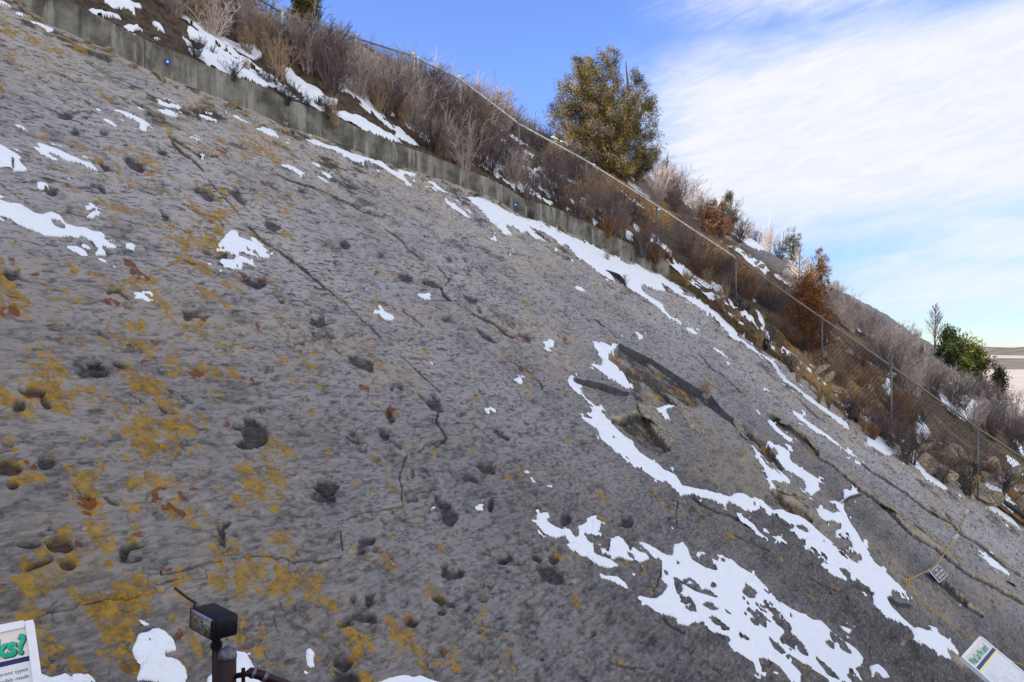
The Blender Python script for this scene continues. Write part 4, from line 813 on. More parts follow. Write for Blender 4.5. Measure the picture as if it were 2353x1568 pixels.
def scatter(P, n, mix, smin, smax, label, group, name='bare_shrub', cat='shrub', mind=.0, h=HH):
    x0, x1 = min(p[0] for p in P), max(p[0] for p in P); y0, y1 = min(p[1] for p in P), max(p[1] for p in P); k = 0; tries = 0; pts = []
    while k < n and tries < n * 60:
        tries += 1; u, v = random.uniform(x0, x1), random.uniform(y0, y1)
        if not inpoly((u, v), P) or any(math.hypot(u - a, v - b) < mind for a, b in pts): continue
        if KY - KX * (u - UC) / F - (VC - v) / F < .05: continue
        p = site(u, v, h); kd = random.choices([m[0] for m in mix], [m[1] for m in mix])[0]; pts.append((u, v)); sz = random.uniform(smin, smax); th3 = (u - x0) / (x1 - x0) * 3
        lb = ('tall ' if sz > (smin + smax) / 2 else 'low ') + {'purple': 'purplish-brown ', 'grey': 'pale grey ', 'tan': 'tan ', 'dark': 'blackish ', 'gold': 'golden ', 'rust': 'rusty brown ', 'dome': ''}[kd] + label + (', left part', ', middle part', ', right part')[min(2, int(th3))]
        shrub(kd, p.x, p.y, sz, lb, group, name, cat); k += 1
L1 = 'shrub in the thicket above the upper wall'
scatter([(330, -40), (500, -40), (600, 85), (700, 160), (950, 245), (1050, 290), (1000, 320), (880, 285), (700, 205), (600, 175), (480, 80), (400, 40)], 60, [('purple', 4), ('grey', 4), ('tan', 2)], .5, .85, L1, 'thicket above the upper wall', mind=15)
scatter([(600, 95), (700, 118), (950, 225), (950, 250), (700, 150), (600, 120)], 30, [('grey', 5), ('purple', 3), ('tan', 1)], .42, .66, 'shrub along the fence on the upper skyline', 'upper skyline brush', mind=10)
scatter([(930, 215), (1200, 335), (1260, 370), (1240, 345), (1010, 240)], 32, [('grey', 8), ('purple', 2), ('tan', 2)], .6, .9, 'shrub on the skyline beyond the fence', 'skyline brush beyond the fence', mind=12)
scatter([(860, 250), (960, 230), (1120, 340), (1240, 430), (1330, 500), (1250, 490), (1150, 430), (1040, 375), (930, 320)], 34, [('purple', 8), ('grey', 1), ('tan', 1)], .5, .8, 'shrub between the wall and the fence', 'dark brush between wall and fence', mind=16)
scatter([(1240, 400), (1350, 440), (1500, 560), (1480, 590), (1390, 530), (1290, 480)], 18, [('purple', 5), ('tan', 3), ('dark', 1)], .5, .8, 'shrub behind the lower end of the wall', 'low brush behind the wall end', mind=12)
scatter([(1480, 430), (1560, 440), (1640, 480), (1740, 530), (1830, 580), (1900, 640), (1850, 640), (1740, 580), (1620, 530), (1540, 500)], 24, [('grey', 5), ('purple', 4)], .8, 1.25, 'shrub on the ridge right of the big juniper', 'ridge brush beyond the juniper', mind=12)
scatter([(1900, 640), (1960, 690), (2060, 770), (2010, 760), (1930, 700)], 8, [('dark', 3), ('grey', 1)], .6, 1.0, 'shrub standing on the far grey rock slope', 'brush on the far rock slope', mind=14)
scatter([(1900, 640), (2020, 715), (2110, 775), (2095, 750), (2010, 685), (1930, 625)], 14, [('dark', 1)], .8, 1.3, 'spiky shrub on the skyline of the far slope', 'dark skyline brush', mind=8)
scatter([(1900, 700), (2000, 760), (2080, 830), (2160, 880), (2230, 940), (2200, 970), (2080, 900), (1960, 800)], 22, [('grey', 4), ('purple', 4)], .7, 1.15, 'shrub between fence and far rock slope', 'brush behind the lower fence', mind=15)
scatter([(2060, 880), (2353, 1050), (2360, 980), (2280, 920), (2180, 900)], 18, [('purple', 4), ('grey', 3)], .7, 1.1, 'shrub behind the fence by the right edge', 'brush by the right edge', mind=18)
scatter([(1980, 940), (2060, 960), (2200, 1060), (2340, 1130), (2240, 1120), (2120, 1060), (2030, 1010)], 14, [('purple', 4), ('dark', 3)], .45, .8, 'shrub beneath the lower fence among boulders', 'low brush under the lower fence', mind=12)
scatter([(1540, 640), (1640, 680), (1760, 800), (1900, 930), (2010, 990), (2000, 930), (1900, 830), (1780, 720), (1700, 640), (1600, 600)], 46, [('gold', 5), ('tan', 3), ('dark', 1)], .35, .65, 'tuft of dry grass under the fence', 'dry grass tufts under the fence', 'grass_tuft', 'grass', mind=12)
scatter([(1040, 260), (1200, 335), (1245, 340), (1225, 320), (1060, 240)], 12, [('grey', 1)], .5, .8, 'frosty shrub on the ridge left of the big juniper', 'ridge brush left of the juniper', mind=10)
scatter([(1150, 320), (1280, 350), (1380, 430), (1330, 400), (1200, 330)], 20, [('gold', 1)], .5, .9, 'tuft of sunlit grass below the big juniper', 'golden grass by the juniper', 'grass_tuft', 'grass', mind=10)
scatter([(430, 95), (560, 160), (680, 215), (800, 275), (760, 280), (600, 215), (470, 150), (400, 100)], 14, [('dark', 4), ('tan', 2)], .22, .42, 'undergrowth clump just above the wall', 'undergrowth above the wall', mind=14)
scatter([(1880, 650), (1980, 715), (2100, 800), (2220, 890), (2180, 890), (2050, 800), (1920, 720)], 34, [('grey', 4), ('tan', 2), ('dark', 2)], .5, .9, 'brush scattered on the far rock slope', 'scattered brush on the far slope', 'brush_clump', 'brush', mind=12)
scatter([(1560, 560), (1700, 640), (1880, 760), (1900, 800), (1750, 700), (1580, 600)], 46, [('tan', 2), ('rust', 4), ('dark', 2), ('purple', 2)], .5, .95, 'brush hugging the fence line', 'small brush along the fence', 'brush_clump', 'brush', mind=11)
scatter([(1880, 760), (1980, 830), (2090, 930), (2230, 1050), (2340, 1130), (2180, 1070), (2010, 980), (1900, 880)], 44, [('tan', 2), ('rust', 4), ('dark', 2), ('gold', 2)], .5, .9, 'brush on the bank under the lower fence', 'bank brush under the lower fence', 'brush_clump', 'brush', mind=12)
scatter([(1250, 400), (1400, 470), (1560, 600), (1540, 625), (1380, 530), (1260, 450)], 26, [('rust', 3), ('purple', 4), ('tan', 2)], .45, .8, 'brush just behind the lower half of the wall', 'brush behind the lower wall', 'brush_clump', 'brush', mind=12)
scatter([(2235, 850), (2353, 910), (2353, 960), (2250, 900)], 14, [('tan', 3), ('grey', 1)], .8, 1.3, 'shrub on the farthest slope by the prairie', 'tan brush on the farthest slope', mind=9)
p = site(1545, 440, HH); shrub('dome', p.x - .2, p.y - 3, 1.15, 'large pale dome-shaped bare shrub at the foot of the juniper', None)
p = site(1500, 455, HH); shrub('dome', p.x, p.y - 1, .8, 'smaller pale fan of bare twigs left of the dome-shaped shrub', None)
for u, v, s, lb in ((1433, 655, .30, 'tiny dark clump of dead plant on the slab snow below the wall end'), (1622, 905, .34, 'small brown weed growing over the long metal flashing'), (1395, 600, .28, 'thin dry weed poking through the slab snow'), (1218, 505, .3, 'dark small weed at the wall base')):
    p = site(u, v); shrub('dark' if 'dark' in lb else 'tan', p.x, p.y, s, lb, None, 'weed', 'plant', zz=p.z - .02)
# conifers: limbs and thousands of small sprays in lobed clumps
def conifer(name, base, lobes, nclump, per, size, cols, label, cat, trunk_r=.12, spr=.24, group=None, limbs=26, flat=1.0, drop=1.0):
    root = empty(name, base); tag(root, label, cat, group); mb = MB(); vol = [(l[3] * l[4] * l[5]) ** .72 for l in lobes]; cents = []
    for i in range(nclump):
        l = random.choices(lobes, vol)[0]; d = rv() * (random.random() ** .38); cents.append(Vector((l[0] + d.x * l[3], l[1] + d.y * l[4], l[2] + d.z * l[5])))
    V = []; Fc = []; C = []; n = 0
    for c in cents:
        col = random.choices([q[0] for q in cols], [q[1] for q in cols])[0]; k = random.uniform(.7, 1.25); col = tuple(q * k for q in col); ax_ = (Vector((c.x, c.y, 0)) * .5 / max(.3, spr * 4) + Vector((0, 0, 1.0)) + rv() * .7).normalized(); ss = spr * random.uniform(.6, 1.35)
        for j in range(per):
            off = rv() * ss * random.random() ** .5; off += ax_ * off.dot(ax_) * .5; q = c + off; e = (ax_ + rv() * .75).normalized(); f = e.cross(rv()).normalized(); L = size * random.uniform(.6, 1.5); w = size * .26
            V += [q - f * w, q + f * w, q + e * L + f * w * .3, q + e * L - f * w * .3]; Fc.append((n, n + 1, n + 2, n + 3)); n += 4; kk = random.uniform(.75, 1.25); C += [tuple(min(1, x * kk) for x in col)] * 4
    me = npmesh('crown', [tuple(v) for v in V], Fc, False); vattr(me, 'tint', np.array(C, np.float32)); link('crown', me, root, m_leaf)
    top = max(c.z for c in cents); tp = [Vector((0, 0, -.4)), Vector((0, 0, top * .3)), Vector((.05 * top, 0, top * .6)), Vector((.02 * top, 0, top * .92))]; mb.tube(tp, [trunk_r, trunk_r * .75, trunk_r * .45, trunk_r * .1], 8)
    for i in range(limbs):
        c = random.choice(cents); s0 = Vector((0, 0, max(.1, c.z * random.uniform(.2, .6)))); md = s0.lerp(c, .5) + rv() * .12; mb.tube([s0, md, c], [trunk_r * .32, trunk_r * .2, .008], 5)
    mb.build('trunk', m_bark, root, True); return root
OL = [((.120, .100, .022), 5), ((.21, .160, .040), 4), ((.25, .175, .085), 4), ((.050, .050, .018), 4), ((.31, .25, .18), 3)]
def hp(u, v, back=0):
    den = KY - KX * (u - UC) / F - (VC - v) / F; yc = float(np.interp((u - UC) / F, cx_, cy_)) * 1.02; y = min(HH / den if den > .01 else 999, yc) + back; x = (u - UC) / F * y; return Vector((x, y, hz(x, y)))
b0 = hp(1432, 418); k = b0.y / F
def LB(u, v, ru, rv_, dy=0): return ((u - 1432) * k, dy, (VC - v) * k - b0.z, ru * k, ru * k * .8, rv_ * k)
conifer('juniper_tree', b0, [LB(1375, 185, 52, 50), LB(1400, 135, 26, 24), LB(1345, 155, 30, 30), LB(1320, 225, 44, 46, -.4), LB(1285, 265, 32, 38), LB(1345, 270, 50, 50, .2), LB(1385, 340, 60, 50, .5), LB(1300, 330, 40, 42, -.2), LB(1400, 270, 74, 74, -.5), LB(1462, 190, 20, 34, .2), LB(1465, 250, 40, 66, .2), LB(1430, 340, 62, 66), LB(1350, 345, 54, 45), LB(1372, 395, 40, 24), LB(1508, 240, 9, 34, .3), LB(1506, 295, 15, 52, .4), LB(1490, 340, 30, 56, .3), LB(1420, 395, 46, 24, -.3), LB(1470, 380, 36, 34, .1)],
        1300, 110, .050, OL, 'large rounded olive-green juniper standing on the ridge beyond the fence', 'tree', .17, .22, limbs=50)
b1 = Vector((-5.6, 21.5, hz(-5.6, 21.5))); k = b1.y / F; zc = lambda v: (VC - v) * k - b1.z
ux = (700 - UC) / F * b1.y; b1 = Vector((ux, b1.y, hz(ux, b1.y)))
conifer('juniper_tree', b1, [(0, 0, zc(30), 32 * k, 32 * k, 40 * k), (0, 0, zc(-20), 26 * k, 26 * k, 40 * k), (0, 0, zc(-70), 14 * k, 14 * k, 36 * k)], 150, 80, .06, [((.10, .095, .02), 4), ((.17, .14, .03), 3), ((.06, .065, .02), 2)], 'dense upright green juniper cut off by the top of the picture', 'tree', .1, .16)
def small(u, v, w, hgt, cols, label, name='juniper_tree', n=70, back=0, cat='tree', spr=.16, per=70, sz=.055):
    b = hp(u, v, back); k = b.y / F; w = w * k; hgt = max((VC - (v - hgt)) * k - b.z, .3)
    conifer(name, b, [(0, 0, hgt * .34, w * .5, w * .5, hgt * .36), (0, 0, hgt * .64, w * .40, w * .38, hgt * .28), (0, 0, hgt * .86, w * .16, w * .16, hgt * .16)], n, per, sz, cols, label, cat, .07, spr, limbs=22)
GR = [((.09, .09, .02), 4), ((.15, .125, .03), 3), ((.05, .055, .02), 3)]; RB = [((.30, .14, .06), 5), ((.44, .24, .12), 3), ((.18, .08, .03), 3)]; RU = [((.20, .075, .02), 5), ((.30, .12, .03), 3), ((.10, .04, .015), 4)]
small(1675, 510, 44, 72, GR, 'small pointed green juniper behind the orange-brown bush on the ridge')
small(1640, 560, 82, 104, RB, 'orange-brown half-dead juniper bush on the ridge beyond the fence', 'juniper_bush', 90, cat='bush')
small(1820, 590, 44, 76, GR, 'small dark green juniper farther down the ridge, at right of the brown one')
small(1885, 690, 58, 118, RB, 'tall reddish dead juniper with frosty twigs on the ridge', 'juniper_bush', 80, cat='bush')
small(1855, 800, 120, 175, RU, 'large rust-red dead juniper hanging over the fence line', 'juniper_bush', 190, cat='bush', spr=.2)
small(2214, 864, 100, 80, [((.10, .12, .02), 5), ((.20, .205, .035), 3), ((.035, .05, .012), 4)], 'bright green bushy pine on the far rock slope', 'pine_tree', 110, spr=.5, sz=.17, per=60)
small(2182, 850, 46, 98, [((.03, .045, .015), 5), ((.06, .08, .02), 3)], 'dark pointed pine just left of the bright green pine', 'pine_tree', 70, spr=.4, sz=.15, per=60)
small(2297, 872, 34, 30, [((.05, .06, .03), 5), ((.09, .09, .04), 3)], 'tiny round green bush on the farthest slope by the prairie', 'juniper_bush', 30, cat='bush', spr=.35, sz=.14)
small(2245, 865, 26, 22, GR, 'tiny green bush right beside the bright green pine', 'juniper_bush', 24, cat='bush', spr=.3, sz=.12)
# bare trees
def bare(u, v, hpx, label, back=0, c=(.20, .16, .15), wide=.5):
    b = hp(u, v, back); k = b.y / F; h = hpx * k; mb = MB(); root = empty('bare_tree', b); tag(root, label, 'tree')
    tr = MB(); tr.tube([(0, 0, -.3), (0, 0, h * .5), (.03 * h, 0, h)], [.05 * h / 3, .03 * h / 3, .012], 6); tr.build('trunk', m_bark, root)
    for i in range(70):
        t = .15 + .8 * random.random(); s0 = Vector((.01 * h, 0, h * t)); a = random.random() * 6.28; e = Vector((math.cos(a) * wide, math.sin(a) * wide, .7)).normalized(); l = h * .42 * (1.05 - t) + .1
        m1 = s0 + e * l * .5; m2 = m1 + (e + rv() * .3 + Vector((0, 0, .2))).normalized() * l * .5; mb.tube([s0, m1, m2], [.014, .010, .007], 3, False, c)
        for w in range(5):
            q = s0.lerp(m2, random.uniform(.3, 1)); mb.tube([q, q + (e + rv() * .8).normalized() * l * .3], [.008, .005], 3, False, c)
    mb.build('branches', m_twig, root, False, True)
bare(2148, 815, 120, 'thin bare leafless tree rising left of the pines', c=(.10, .09, .10)); bare(2225, 845, 95, 'pale leafless tree behind the bright green pine', back=4, c=(.45, .38, .35), wide=.8)
bare(1835, 720, 150, 'pale frosty leafless tree in front of the reddish juniper', c=(.55, .46, .42), wide=1.0); bare(1860, 735, 130, 'second pale frosty leafless tree, leaning beside the reddish juniper', c=(.50, .42, .38), wide=1.2)
# ------------------------------------------------------------------ rocks
def rock_mesh(name, sq=(1, .8, .6)):
    bm = bmesh.new(); bmesh.ops.create_icosphere(bm, subdivisions=3, radius=1); pl = [(rv(), random.uniform(.5, .8)) for _ in range(13)]
    for v in bm.verts:
        for n, d in pl:
            e = v.co.dot(n) - d
            if e > 0: v.co -= n * e
        v.co += rv() * .018; v.co = Vector((v.co.x * sq[0], v.co.y * sq[1], v.co.z * sq[2]))
    me = bpy.data.meshes.new(name); bm.to_mesh(me); bm.free(); me.materials.append(m_stone); return me
t3_ = lambda t, L: [(a / 3 + TO[t][0], b / 3 + TO[t][1]) for a, b in L]
RM = [rock_mesh('boulder', (1, random.uniform(.6, 1), random.uniform(.45, .8))) for _ in range(6)]
def rocks(P, n, smin, smax, label, group, slabside=False, name='boulder', mind=8):
    pts = []; tries = 0
    while len(pts) < n and tries < 4000:
        tries += 1; u = random.uniform(min(p[0] for p in P), max(p[0] for p in P)); v = random.uniform(min(p[1] for p in P), max(p[1] for p in P))
        if not inpoly((u, v), P) or any(math.hypot(u - a, v - b) < mind for a, b in pts): continue
        pts.append((u, v)); p = site(u, v, H0 if slabside else HH); z = p.z if slabside else hz(p.x, p.y); s = random.uniform(smin, smax); u0_, u1_ = min(q[0] for q in P), max(q[0] for q in P); lb = ('large ' if s > (smin + smax) / 2 else 'small ') + label + (', left part', ', middle part', ', right part')[min(2, int((u - u0_) / (u1_ - u0_) * 3))]
        o = link(name, random.choice(RM)); o.location = (p.x, p.y, z + s * .2); o.scale = (s, s, s); o.rotation_euler = (random.uniform(-.4, .4), .6, random.random() * 6.28); tag(o, lb, 'rock', group)
rocks([(2080, 985), (2180, 1010), (2340, 1100), (2360, 1160), (2240, 1110), (2120, 1050)], 26, .22, .5, 'buff angular boulder under the lower fence', 'boulders under the lower fence', mind=14)
rocks([(1880, 770), (1960, 800), (2080, 900), (2060, 980), (1960, 920), (1880, 850)], 26, .15, .36, 'orange-buff rock on the snowy bank behind the fence', 'rocks on the snowy bank', mind=13)
rocks([(1560, 480), (1700, 600), (1900, 720), (1850, 700), (1690, 560)], 16, .12, .3, 'brown rock jutting from the bank near the fence rail', 'rocks near the fence rail', mind=14)
def wallfoot(n, i0, i1, label, group):
    for _ in range(n):
        p = WP[random.randint(int(i0 * len(WP)), int(i1 * len(WP)) - 1)]; off = random.uniform(.05, .3); x, y = p.x + .84 * off, p.y - .54 * off; s = random.uniform(.04, .11)
        o = link('stone', random.choice(RM)); o.location = (x, y, -H0 - KX * x + KY * y + s * .3); o.scale = (s * 1.3, s, s); o.rotation_euler = (random.random(), .5, random.random() * 6.28); tag(o, label, 'rock', group)
wallfoot(26, .0, .35, 'small buff stone lodged at the foot of the upper wall', 'stones at the upper wall foot'); wallfoot(34, .45, .8, 'small buff stone lodged at the foot of the middle wall', 'stones at the middle wall foot')
for (u, v, s, lb) in ((1418, 640, .32, 'flat buff stone breaking through the slab snow beside the dark plant'), (2322, 1345, .2, 'pale block at the end of the long lower ledge')):
    p = site(u, v); o = link('stone', random.choice(RM)); o.location = p + Vector((0, 0, .0)); o.data = o.data.copy(); o.data.materials.clear(); o.data.materials.append(m_rock); o.scale = (s * 1.2, s * .7, s * .25); o.rotation_euler = (-.35, .55, .6); tag(o, lb, 'rock')
m_ledge = simple('ledge_rock', (.27, .235, .185), .9, var=.6, sc=7, bmp=.04); LM = [rock_mesh('ledge_block', (1, random.uniform(.4, .6), random.uniform(.16, .26))) for _ in range(5)]
for me in LM: me.materials.clear(); me.materials.append(m_ledge)
NRM = Vector((KX, -KY, 1)).normalized()
def ledge(L, n, s0, s1, label, group, jit=6):
    segs = [(Vector(a), Vector(b_)) for a, b_ in zip(L[:-1], L[1:])]
    for k in range(n):
        a, b_ = segs[min(len(segs) - 1, int(k / n * len(segs)))]; q = a.lerp(b_, random.random()) + Vector((random.uniform(-jit, jit), random.uniform(-jit, jit))); p = site(*q); d = (site(*b_) - site(*a)).normalized()
        sc = random.uniform(s0, s1); o = link('ledge_block', random.choice(LM)); e2 = NRM.cross(d).normalized(); Mx = Matrix((d, e2, NRM)).transposed().to_4x4() @ Matrix.Rotation(random.uniform(-.5, .5), 4, 'Z') @ Matrix.Rotation(random.uniform(-.16, .16), 4, 'X')
        o.matrix_world = Matrix.Translation(p + NRM * sc * .02) @ Mx @ Matrix.Diagonal((sc, sc, sc, 1)); tag(o, label, 'rock', group)
ledge([(1488, 935), (1512, 975), (1540, 1030)], 14, .16, .40, 'buff broken block on the ledge inside the recess', 'broken blocks in the recess', 8)
ledge([(1530, 918), (1580, 955), (1640, 1000)], 7, .16, .34, 'flat grey-buff flake on the floor of the recess', 'flakes in the recess', 10)
ledge(t3_('I', [(1390, 350), (1540, 440), (1640, 510), (1740, 580), (1850, 680), (2000, 800)]), 16, .12, .34, 'flat buff flake along the long ledge right of the snow streak', 'flakes along the long ledge', 4)
ledge(t3_('I', [(1720, 385), (1850, 450), (1930, 540), (2100, 660), (2240, 780), (2352, 850)]), 13, .12, .30, 'flat buff flake along the rightmost ledge', 'flakes along the rightmost ledge', 4)
ledge(t3_('I', [(640, 215), (700, 225), (780, 275), (850, 335)]), 6, .16, .36, 'pale flat slab roofing the dark hollow beside the snow', 'slabs over the dark hollow', 3)
ledge([(1690, 975), (1725, 1010), (1760, 1060), (1790, 1090)], 7, .10, .22, 'broken flake at the edge of the groove below the metal strip', 'flakes at the groove', 5)
ledge(t3_('F', [(600, 1290), (720, 1350), (860, 1440), (930, 1530)]), 8, .10, .26, 'dark flake along the groove between two snow streaks', 'flakes along the upper groove', 4)
ledge(t3_('A', [(620, 440), (780, 560), (1020, 660), (1340, 770)]), 9, .10, .24, 'buff flake along the broken bed below the upper wall', 'flakes below the upper wall', 4)
# ------------------------------------------------------------------ sheet-metal flashings that shed water round the recess
def flashing(pts, label, hgt=.09, snow=False):
    W3 = [site(u, v) for u, v in pts]; P = resample(W3, .12); r = empty('metal_flashing', P[0]); tag(r, label, 'metal flashing'); mb = MB(); O = P[0]
    n = Vector((KX, -KY, 1)).normalized(); V = []; m = 4
    for i, p in enumerate(P):
        d = (P[min(i + 1, len(P) - 1)] - P[max(i - 1, 0)]).normalized(); s = d.cross(n).normalized(); f = 1 if 1 < i < len(P) - 2 else .75
        up = (n * .75 + Vector((0, 0, .6))).normalized(); V += [p - n * .16 - O, p + up * hgt * f - O, p + up * (hgt * f + .002) - s * .012 - O, p - n * .16 - s * .012 - O]
    mb.add(V, [(i * m + j, (i + 1) * m + j, (i + 1) * m + (j + 1) % m, i * m + (j + 1) % m) for i in range(len(P) - 1) for j in range(m)] + [(0, 1, 2, 3), tuple(range(len(P) * m - 4, len(P) * m))[::-1]])
    mb.build('sheet', m_flash, r)
    for i in range(4, len(P) - 3, 11):
        p = P[i]; d = (P[i + 1] - P[i - 1]).normalized(); s = d.cross(n).normalized(); up = (n * .75 + Vector((0, 0, .6))).normalized(); mb = MB(); mb.box(p - O - d * .018 + s * .002 - n * .02, d * .036, up * (hgt + .03), s * .008); mb.build('joint_strip', m_flash, r)
t3 = lambda t, L: [(a / 3 + TO[t][0], b / 3 + TO[t][1]) for a, b in L]
flashing(t3('E', [(1912, 822), (2000, 880), (2130, 942), (2250, 1020), (2352, 1085), (2420, 1125), (2492, 1158)]), 'long grey sheet-metal strip along the upper edge of the recess', .095)
flashing(t3('F', [(190, 1175), (215, 1225), (260, 1285), (350, 1345)]), 'short curved metal strip continuing below the brown weed', .095)
flashing(t3('E', [(1606, 1072), (1700, 1100), (1800, 1122), (1900, 1158), (1978, 1168)]), 'ribbed dark grey metal strip at the left of the recess under the snow tongue', .10)
flashing(t3('I', [(1098, 345), (1150, 310), (1235, 285)]), 'small snow-capped metal strip at the head of the long snow streak', .07)
flashing(t3('I', [(1415, 1010), (1480, 1055), (1560, 1075), (1580, 1045)]), 'small bent grey metal strip at the lower end of the long snow streak', .10)
# ------------------------------------------------------------------ rope, little sign, pipe
def slabpt(u, v, up=.05): p = site(u, v, H0 - up); return p
RP = [(2248, 1099, 1.2), (2238, 1133, .35), (2229, 1167, .06), (2223, 1182, .05), (2206, 1213, .05), (2184, 1252, .08), (2156, 1294, .10), (2138, 1309, .08), (2110, 1322, .06), (2082, 1335, .06)]
RP2 = [(2082, 1337, .06), (2084, 1346, .06), (2101, 1365, .05), (2135, 1394, .06), (2168, 1421, .08), (2205, 1447, .12), (2236, 1470, .25), (2275, 1492, .25), (2314, 1515, .15), (2352, 1530, .1), (2430, 1566, .1)]
r = empty('rope', slabpt(2082, 1336)); tag(r, 'thin yellow rope strung across the rock at lower right', 'rope'); O = r.location
for L in (RP, RP2):
    mb = MB(); P = resample([slabpt(*q) for q in L], .05); mb.tube([p - O + Vector((math.sin(i * 1.7), math.cos(i * 1.7), 0)) * .0015 for i, p in enumerate(P)], .0095, 6); mb.build('strand', m_rope, r, True)
mb = MB(); c = slabpt(2082, 1338, .06) - O; mb.tube([c + Vector((.05 * math.cos(i), .02 * math.sin(2 * i), .05 * math.sin(i))) for i in np.linspace(0, 13, 40)], .010, 5); mb.tube([c + Vector((0, 0, -.2)), c + Vector((0, 0, .05))], .012, 8); mb.build('knot', m_rope, r, True)
mb = MB(); c = slabpt(2248, 1099, 1.2) - O; mb.tube([c + Vector((.045 * math.cos(i), .045 * math.sin(i), .012 * i - .04)) for i in np.linspace(0, 10, 30)], .010, 5); mb.build('knot', m_rope, r, True)
def frame(TL, TR, BL):
    ex = (TR - TL).normalized(); n = (TR - TL).cross(TL - BL).normalized(); ey = n.cross(ex).normalized(); return ex, ey, n
def text(parent, s, TL, ex, ey, n, px, py, h, mtl, name='lettering', sx=1.0, shear=0.0, bold=0.0, align='LEFT', lift=.004):
    c = bpy.data.curves.new('t', 'FONT'); c.body = s; c.size = h; c.shear = shear; c.offset = bold; c.align_x = align; c.resolution_u = 3; c.fill_mode = 'FRONT' if hasattr(c, 'fill_mode') else c.fill_mode
    ob = bpy.data.objects.new('t', c); COL.objects.link(ob); dg = bpy.context.evaluated_depsgraph_get(); me = bpy.data.meshes.new_from_object(ob.evaluated_get(dg)); bpy.data.objects.remove(ob)
    M = Matrix((ex * sx, ey, n)).transposed(); org = TL + ex * px - ey * py + n * lift - parent.location; me.transform(Matrix.Translation(org) @ M.to_4x4()); me.materials.clear(); me.materials.append(mtl); o = link(name, me, parent); return o
def slab_box(TL, ex, ey, n, x0, y0, w, h, z0, z1, mtl, name, parent):
    mb = MB(); mb.box(TL + ex * x0 - ey * (y0 + h) + n * z0 - parent.location, ex * w, ey * h, n * (z1 - z0)); return mb.build(name, mtl, parent)
TL, TR, BL = slabpt(2136.9, 1314, .10), slabpt(2157.3, 1297.3, .10), slabpt(2158.2, 1339.9, .06); ex, ey, n = frame(TL, TR, BL); w = (TR - TL).length; h = abs((BL - TL).dot(ey))
if n.y > 0: n = -n
r = empty('warning_sign', TL); tag(r, 'small brown sign asking not to climb, hanging on the yellow rope', 'sign')
slab_box(TL, ex, ey, n, 0, 0, w, h, -.006, 0, m_white, 'border', r); slab_box(TL, ex, ey, n, w * .04, h * .04, w * .92, h * .92, 0, .003, m_brn, 'face', r)
ls = h * .19
for i, (s, sx) in enumerate((('PLEASE', .62), ('DO NOT CLIMB', .62), ('ABOVE THIS LINE', .56))):
    text(r, s, TL, ex, ey, n, w * .5, h * (.28 + .27 * i), h * .22, m_white, sx=w / (h * .22 * .62 * len(s)) * .80 if i else w / (h * .22 * 8) * .7, align='CENTER', bold=h * .004, lift=.0045)
for a in (.10, .76): slab_box(TL, ex, ey, n, w * a, h * .18, w * .14, h * .025, .003, .0045, m_white, 'bar', r)
# snow clumps along the rope
bm = None
for u, v, s, lb in ((2220, 1178, .09, 'upper lump of snow hanging on the rope'), (2193, 1238, .10, 'middle lump of snow hanging on the rope'), (2133, 1313, .04, 'small lump of snow on the rope beside the brown sign')):
    mb = bmesh.new(); bmesh.ops.create_icosphere(mb, subdivisions=3, radius=1)
    for vv in mb.verts: vv.co *= 1 + .35 * (vn(np.array([vv.co.x * 1.6 + u]), np.array([vv.co.y * 1.6 + vv.co.z * 1.3]), 4)[0])
    me = bpy.data.meshes.new('snow_lump'); mb.to_mesh(me); mb.free(); me.polygons.foreach_set('use_smooth', [True] * len(me.polygons)); me.materials.append(m_snow); o = link('snow_lump', me); p0 = slabpt(u, v, .06); o.location = p0
    o.scale = (s * .5, s * .5, s * 1.2); o.rotation_euler = (.2, .45, 0); tag(o, lb, 'snow')
mb = MB(); P = resample([site(u, v, H0 - .12) for u, v in ((2232, 1100), (2262, 1130), (2300, 1156), (2352, 1192), (2440, 1250), (2560, 1330))], .035); mb.tube(P, [.15 if i % 2 else .135 for i in range(len(P))], 14); tag(mb.build('drain_pipe', m_pipe, None, True), 'black corrugated drain pipe along the slab edge at far right', 'pipe')
# ------------------------------------------------------------------ floodlight and railing post in the foreground
D = 3.6; k = D / F
def fp(u, v, y=D): return Vector(((u - UC) / F * y, y, (VC - v) / F * y))
base = fp(497, 1480, D); base = Vector((base.x, base.y, gz(base.x, base.y))); r = empty('floodlight', base); tag(r, 'black rectangular floodlight with clear glass front on a dark red pole', 'lamp'); O = base
# box: front face looks left and toward us
ftl, ftr, fbl = fp(441, 1395, 3.66), fp(495.5, 1423, 3.50), fp(441, 1443.5, 3.66); e1 = (ftr - ftl); e3 = Vector((0, 0, -1)) * .100; e3 = (e3 - e1.normalized() * 0 * e3.dot(e1.normalized())); e2 = Vector((.085, .055, .006))
def rbox(name, o, a, b_, c, mtl, bev): mb = MB(); mb.box(o - O, a, b_, c); ob = mb.build(name, mtl, r, True, bevel=bev); return ob
e3 = Vector((-.004, 0, -.098)); rbox('housing', ftl + e3, e1, e2, -e3, m_black, .010)
nf_ = e1.cross(e3).normalized();  nf_ = nf_ if nf_.y < 0 else -nf_
u1 = e1.normalized(); d1 = e3.normalized(); L1_, L3_ = e1.length, e3.length
rbox('door_frame', ftl + e3 + nf_ * .012, e1, -nf_ * .014, -e3, m_black, .006)
rbox('glass', ftl + u1 * L1_ * .09 + d1 * L3_ * .90 + nf_ * .0135, u1 * L1_ * .82, -nf_ * .003, -d1 * L3_ * .76, m_lens, 0)
rbox('trim', ftl + u1 * L1_ * .10 + d1 * L3_ * .125 + nf_ * .016, u1 * L1_ * .86, -nf_ * .006, -d1 * L3_ * .105, m_rim, .002)
